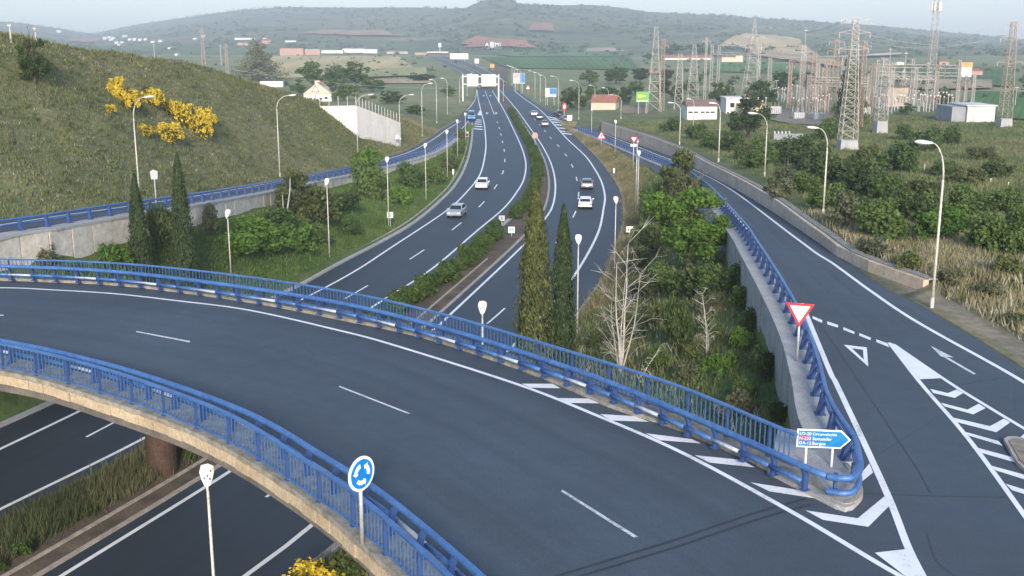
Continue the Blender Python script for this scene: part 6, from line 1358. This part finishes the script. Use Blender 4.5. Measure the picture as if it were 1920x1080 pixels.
for x, y, fwd, lb, pt_, kd in ((1098, 388, 1, 'white car driving away in the right lane of the right carriageway', 'car_white', 'car'), (1100, 352, 1, 'grey car driving away just ahead of the white car', 'car_grey', 'car'), (857, 404, -1, 'silver car coming down the outer lane nearest to the overpass', 'car_silver', 'car'), (905, 352, -1, 'pale car following the silver car down the left carriageway', 'car_white', 'car'),
                           (1021, 236, 1, 'dark blue-grey car nearest in the far group on the right carriageway', 'car_grey', 'car'), (1011, 223, 1, 'dark car in front of the grey one in the far right group', 'car_dark', 'car'), (1001, 217, 1, 'silver car leading the far right group', 'car_silver', 'car'), (884, 224, -1, 'blue van beside the left gore stripes', 'car_blue', 'van')):
    p = P(x, y, .012); c = cRR if x > 950 else cLW; car(x, y, road_heading(c, p.y) + (0 if fwd > 0 else math.pi), lb, pt_, kd)
for x, y, lb, pt_ in ((1046, 217, 'dark car entering the right exit lane ahead of the queue', 'car_dark'), (1058, 226, 'grey car at the start of the right ramp barrier', 'car_grey')):
    p = P(x, y, .25); p = P(x, y, float(ZWR(p.y)) + .02); car(x, y, math.atan2(1, -.25), lb, pt_, 'car', p)

# ------------------------------------------------------------------ far scrub on the hills and hedgerows: one mass
n = 2600; az = RNG.uniform(-.50, .50, n); t = RNG.beta(1.3, 1.4, n); m = RNG.random(n) < .55 + .45 * np.sin(az * 31 + t * 9); az, t = az[m], t[m]; n = len(az)
rr = np.interp(az, SKYX, R0) + (np.interp(az, SKYX, RC) - np.interp(az, SKYX, R0)) * (t * .99); hz = hill_z(az, rr); cen = np.column_stack([rr * np.sin(az), rr * np.cos(az), hz])
q = 26; sz = RNG.uniform(2.0, 5.5, n) * (.7 + rr / 4000); d = RNG.normal(0, 1, (n * q, 3)); d /= np.linalg.norm(d, axis=1)[:, None]; d[:, 2] = np.abs(d[:, 2])
pts = np.repeat(cen, q, 0) + d * np.repeat(sz, q)[:, None] * RNG.uniform(.5, 1, (n * q, 1)) * np.array([1.3, 1.3, .9]); V, F, C = leaves(pts, d, 2.6, (.022, .040, .020), (.055, .075, .035))
link('hillside_scrub', mesh_np('hillside_scrub', V, F, M['needle'], C))['kind'] = 'stuff'
n = 420; y = np.exp(RNG.uniform(math.log(330), math.log(1300), n)); x = RNG.uniform(-.44, .50, n) * y; m = (x < -40) | (x > 60); x, y = x[m], y[m]; n = len(x); cen = np.column_stack([x, y, zt(x, y)]); sz = RNG.uniform(.8, 2.6, n)
d = RNG.normal(0, 1, (n * q, 3)); d /= np.linalg.norm(d, axis=1)[:, None]; d[:, 2] = np.abs(d[:, 2]); pts = np.repeat(cen, q, 0) + d * np.repeat(sz, q)[:, None] * RNG.uniform(.5, 1, (n * q, 1)); V, F, C = leaves(pts, d, 1.1, (.030, .052, .022), (.075, .10, .042))
link('hedgerow_scrub', mesh_np('hedgerow_scrub', V, F, M['needle'], C))['kind'] = 'stuff'

# ------------------------------------------------------------------ haze: closed box of even air round the camera and the whole scene
mb = MB().box((0, 2600, 120), (12000, 7400, 268)); hz_ = bpy.data.materials.new('haze_air'); hz_.use_nodes = True; t_ = hz_.node_tree; t_.nodes.clear()
ou = t_.nodes.new("ShaderNodeOutputMaterial"); pv = t_.nodes.new("ShaderNodeVolumePrincipled"); pv.inputs['Color'].default_value = (.86, .92, 1.0, 1); pv.inputs['Density'].default_value = HAZE_DENSITY; pv.inputs['Anisotropy'].default_value = .2
t_.links.new(pv.outputs[0], ou.inputs['Volume']); mb.build('haze', hz_)['kind'] = 'stuff'
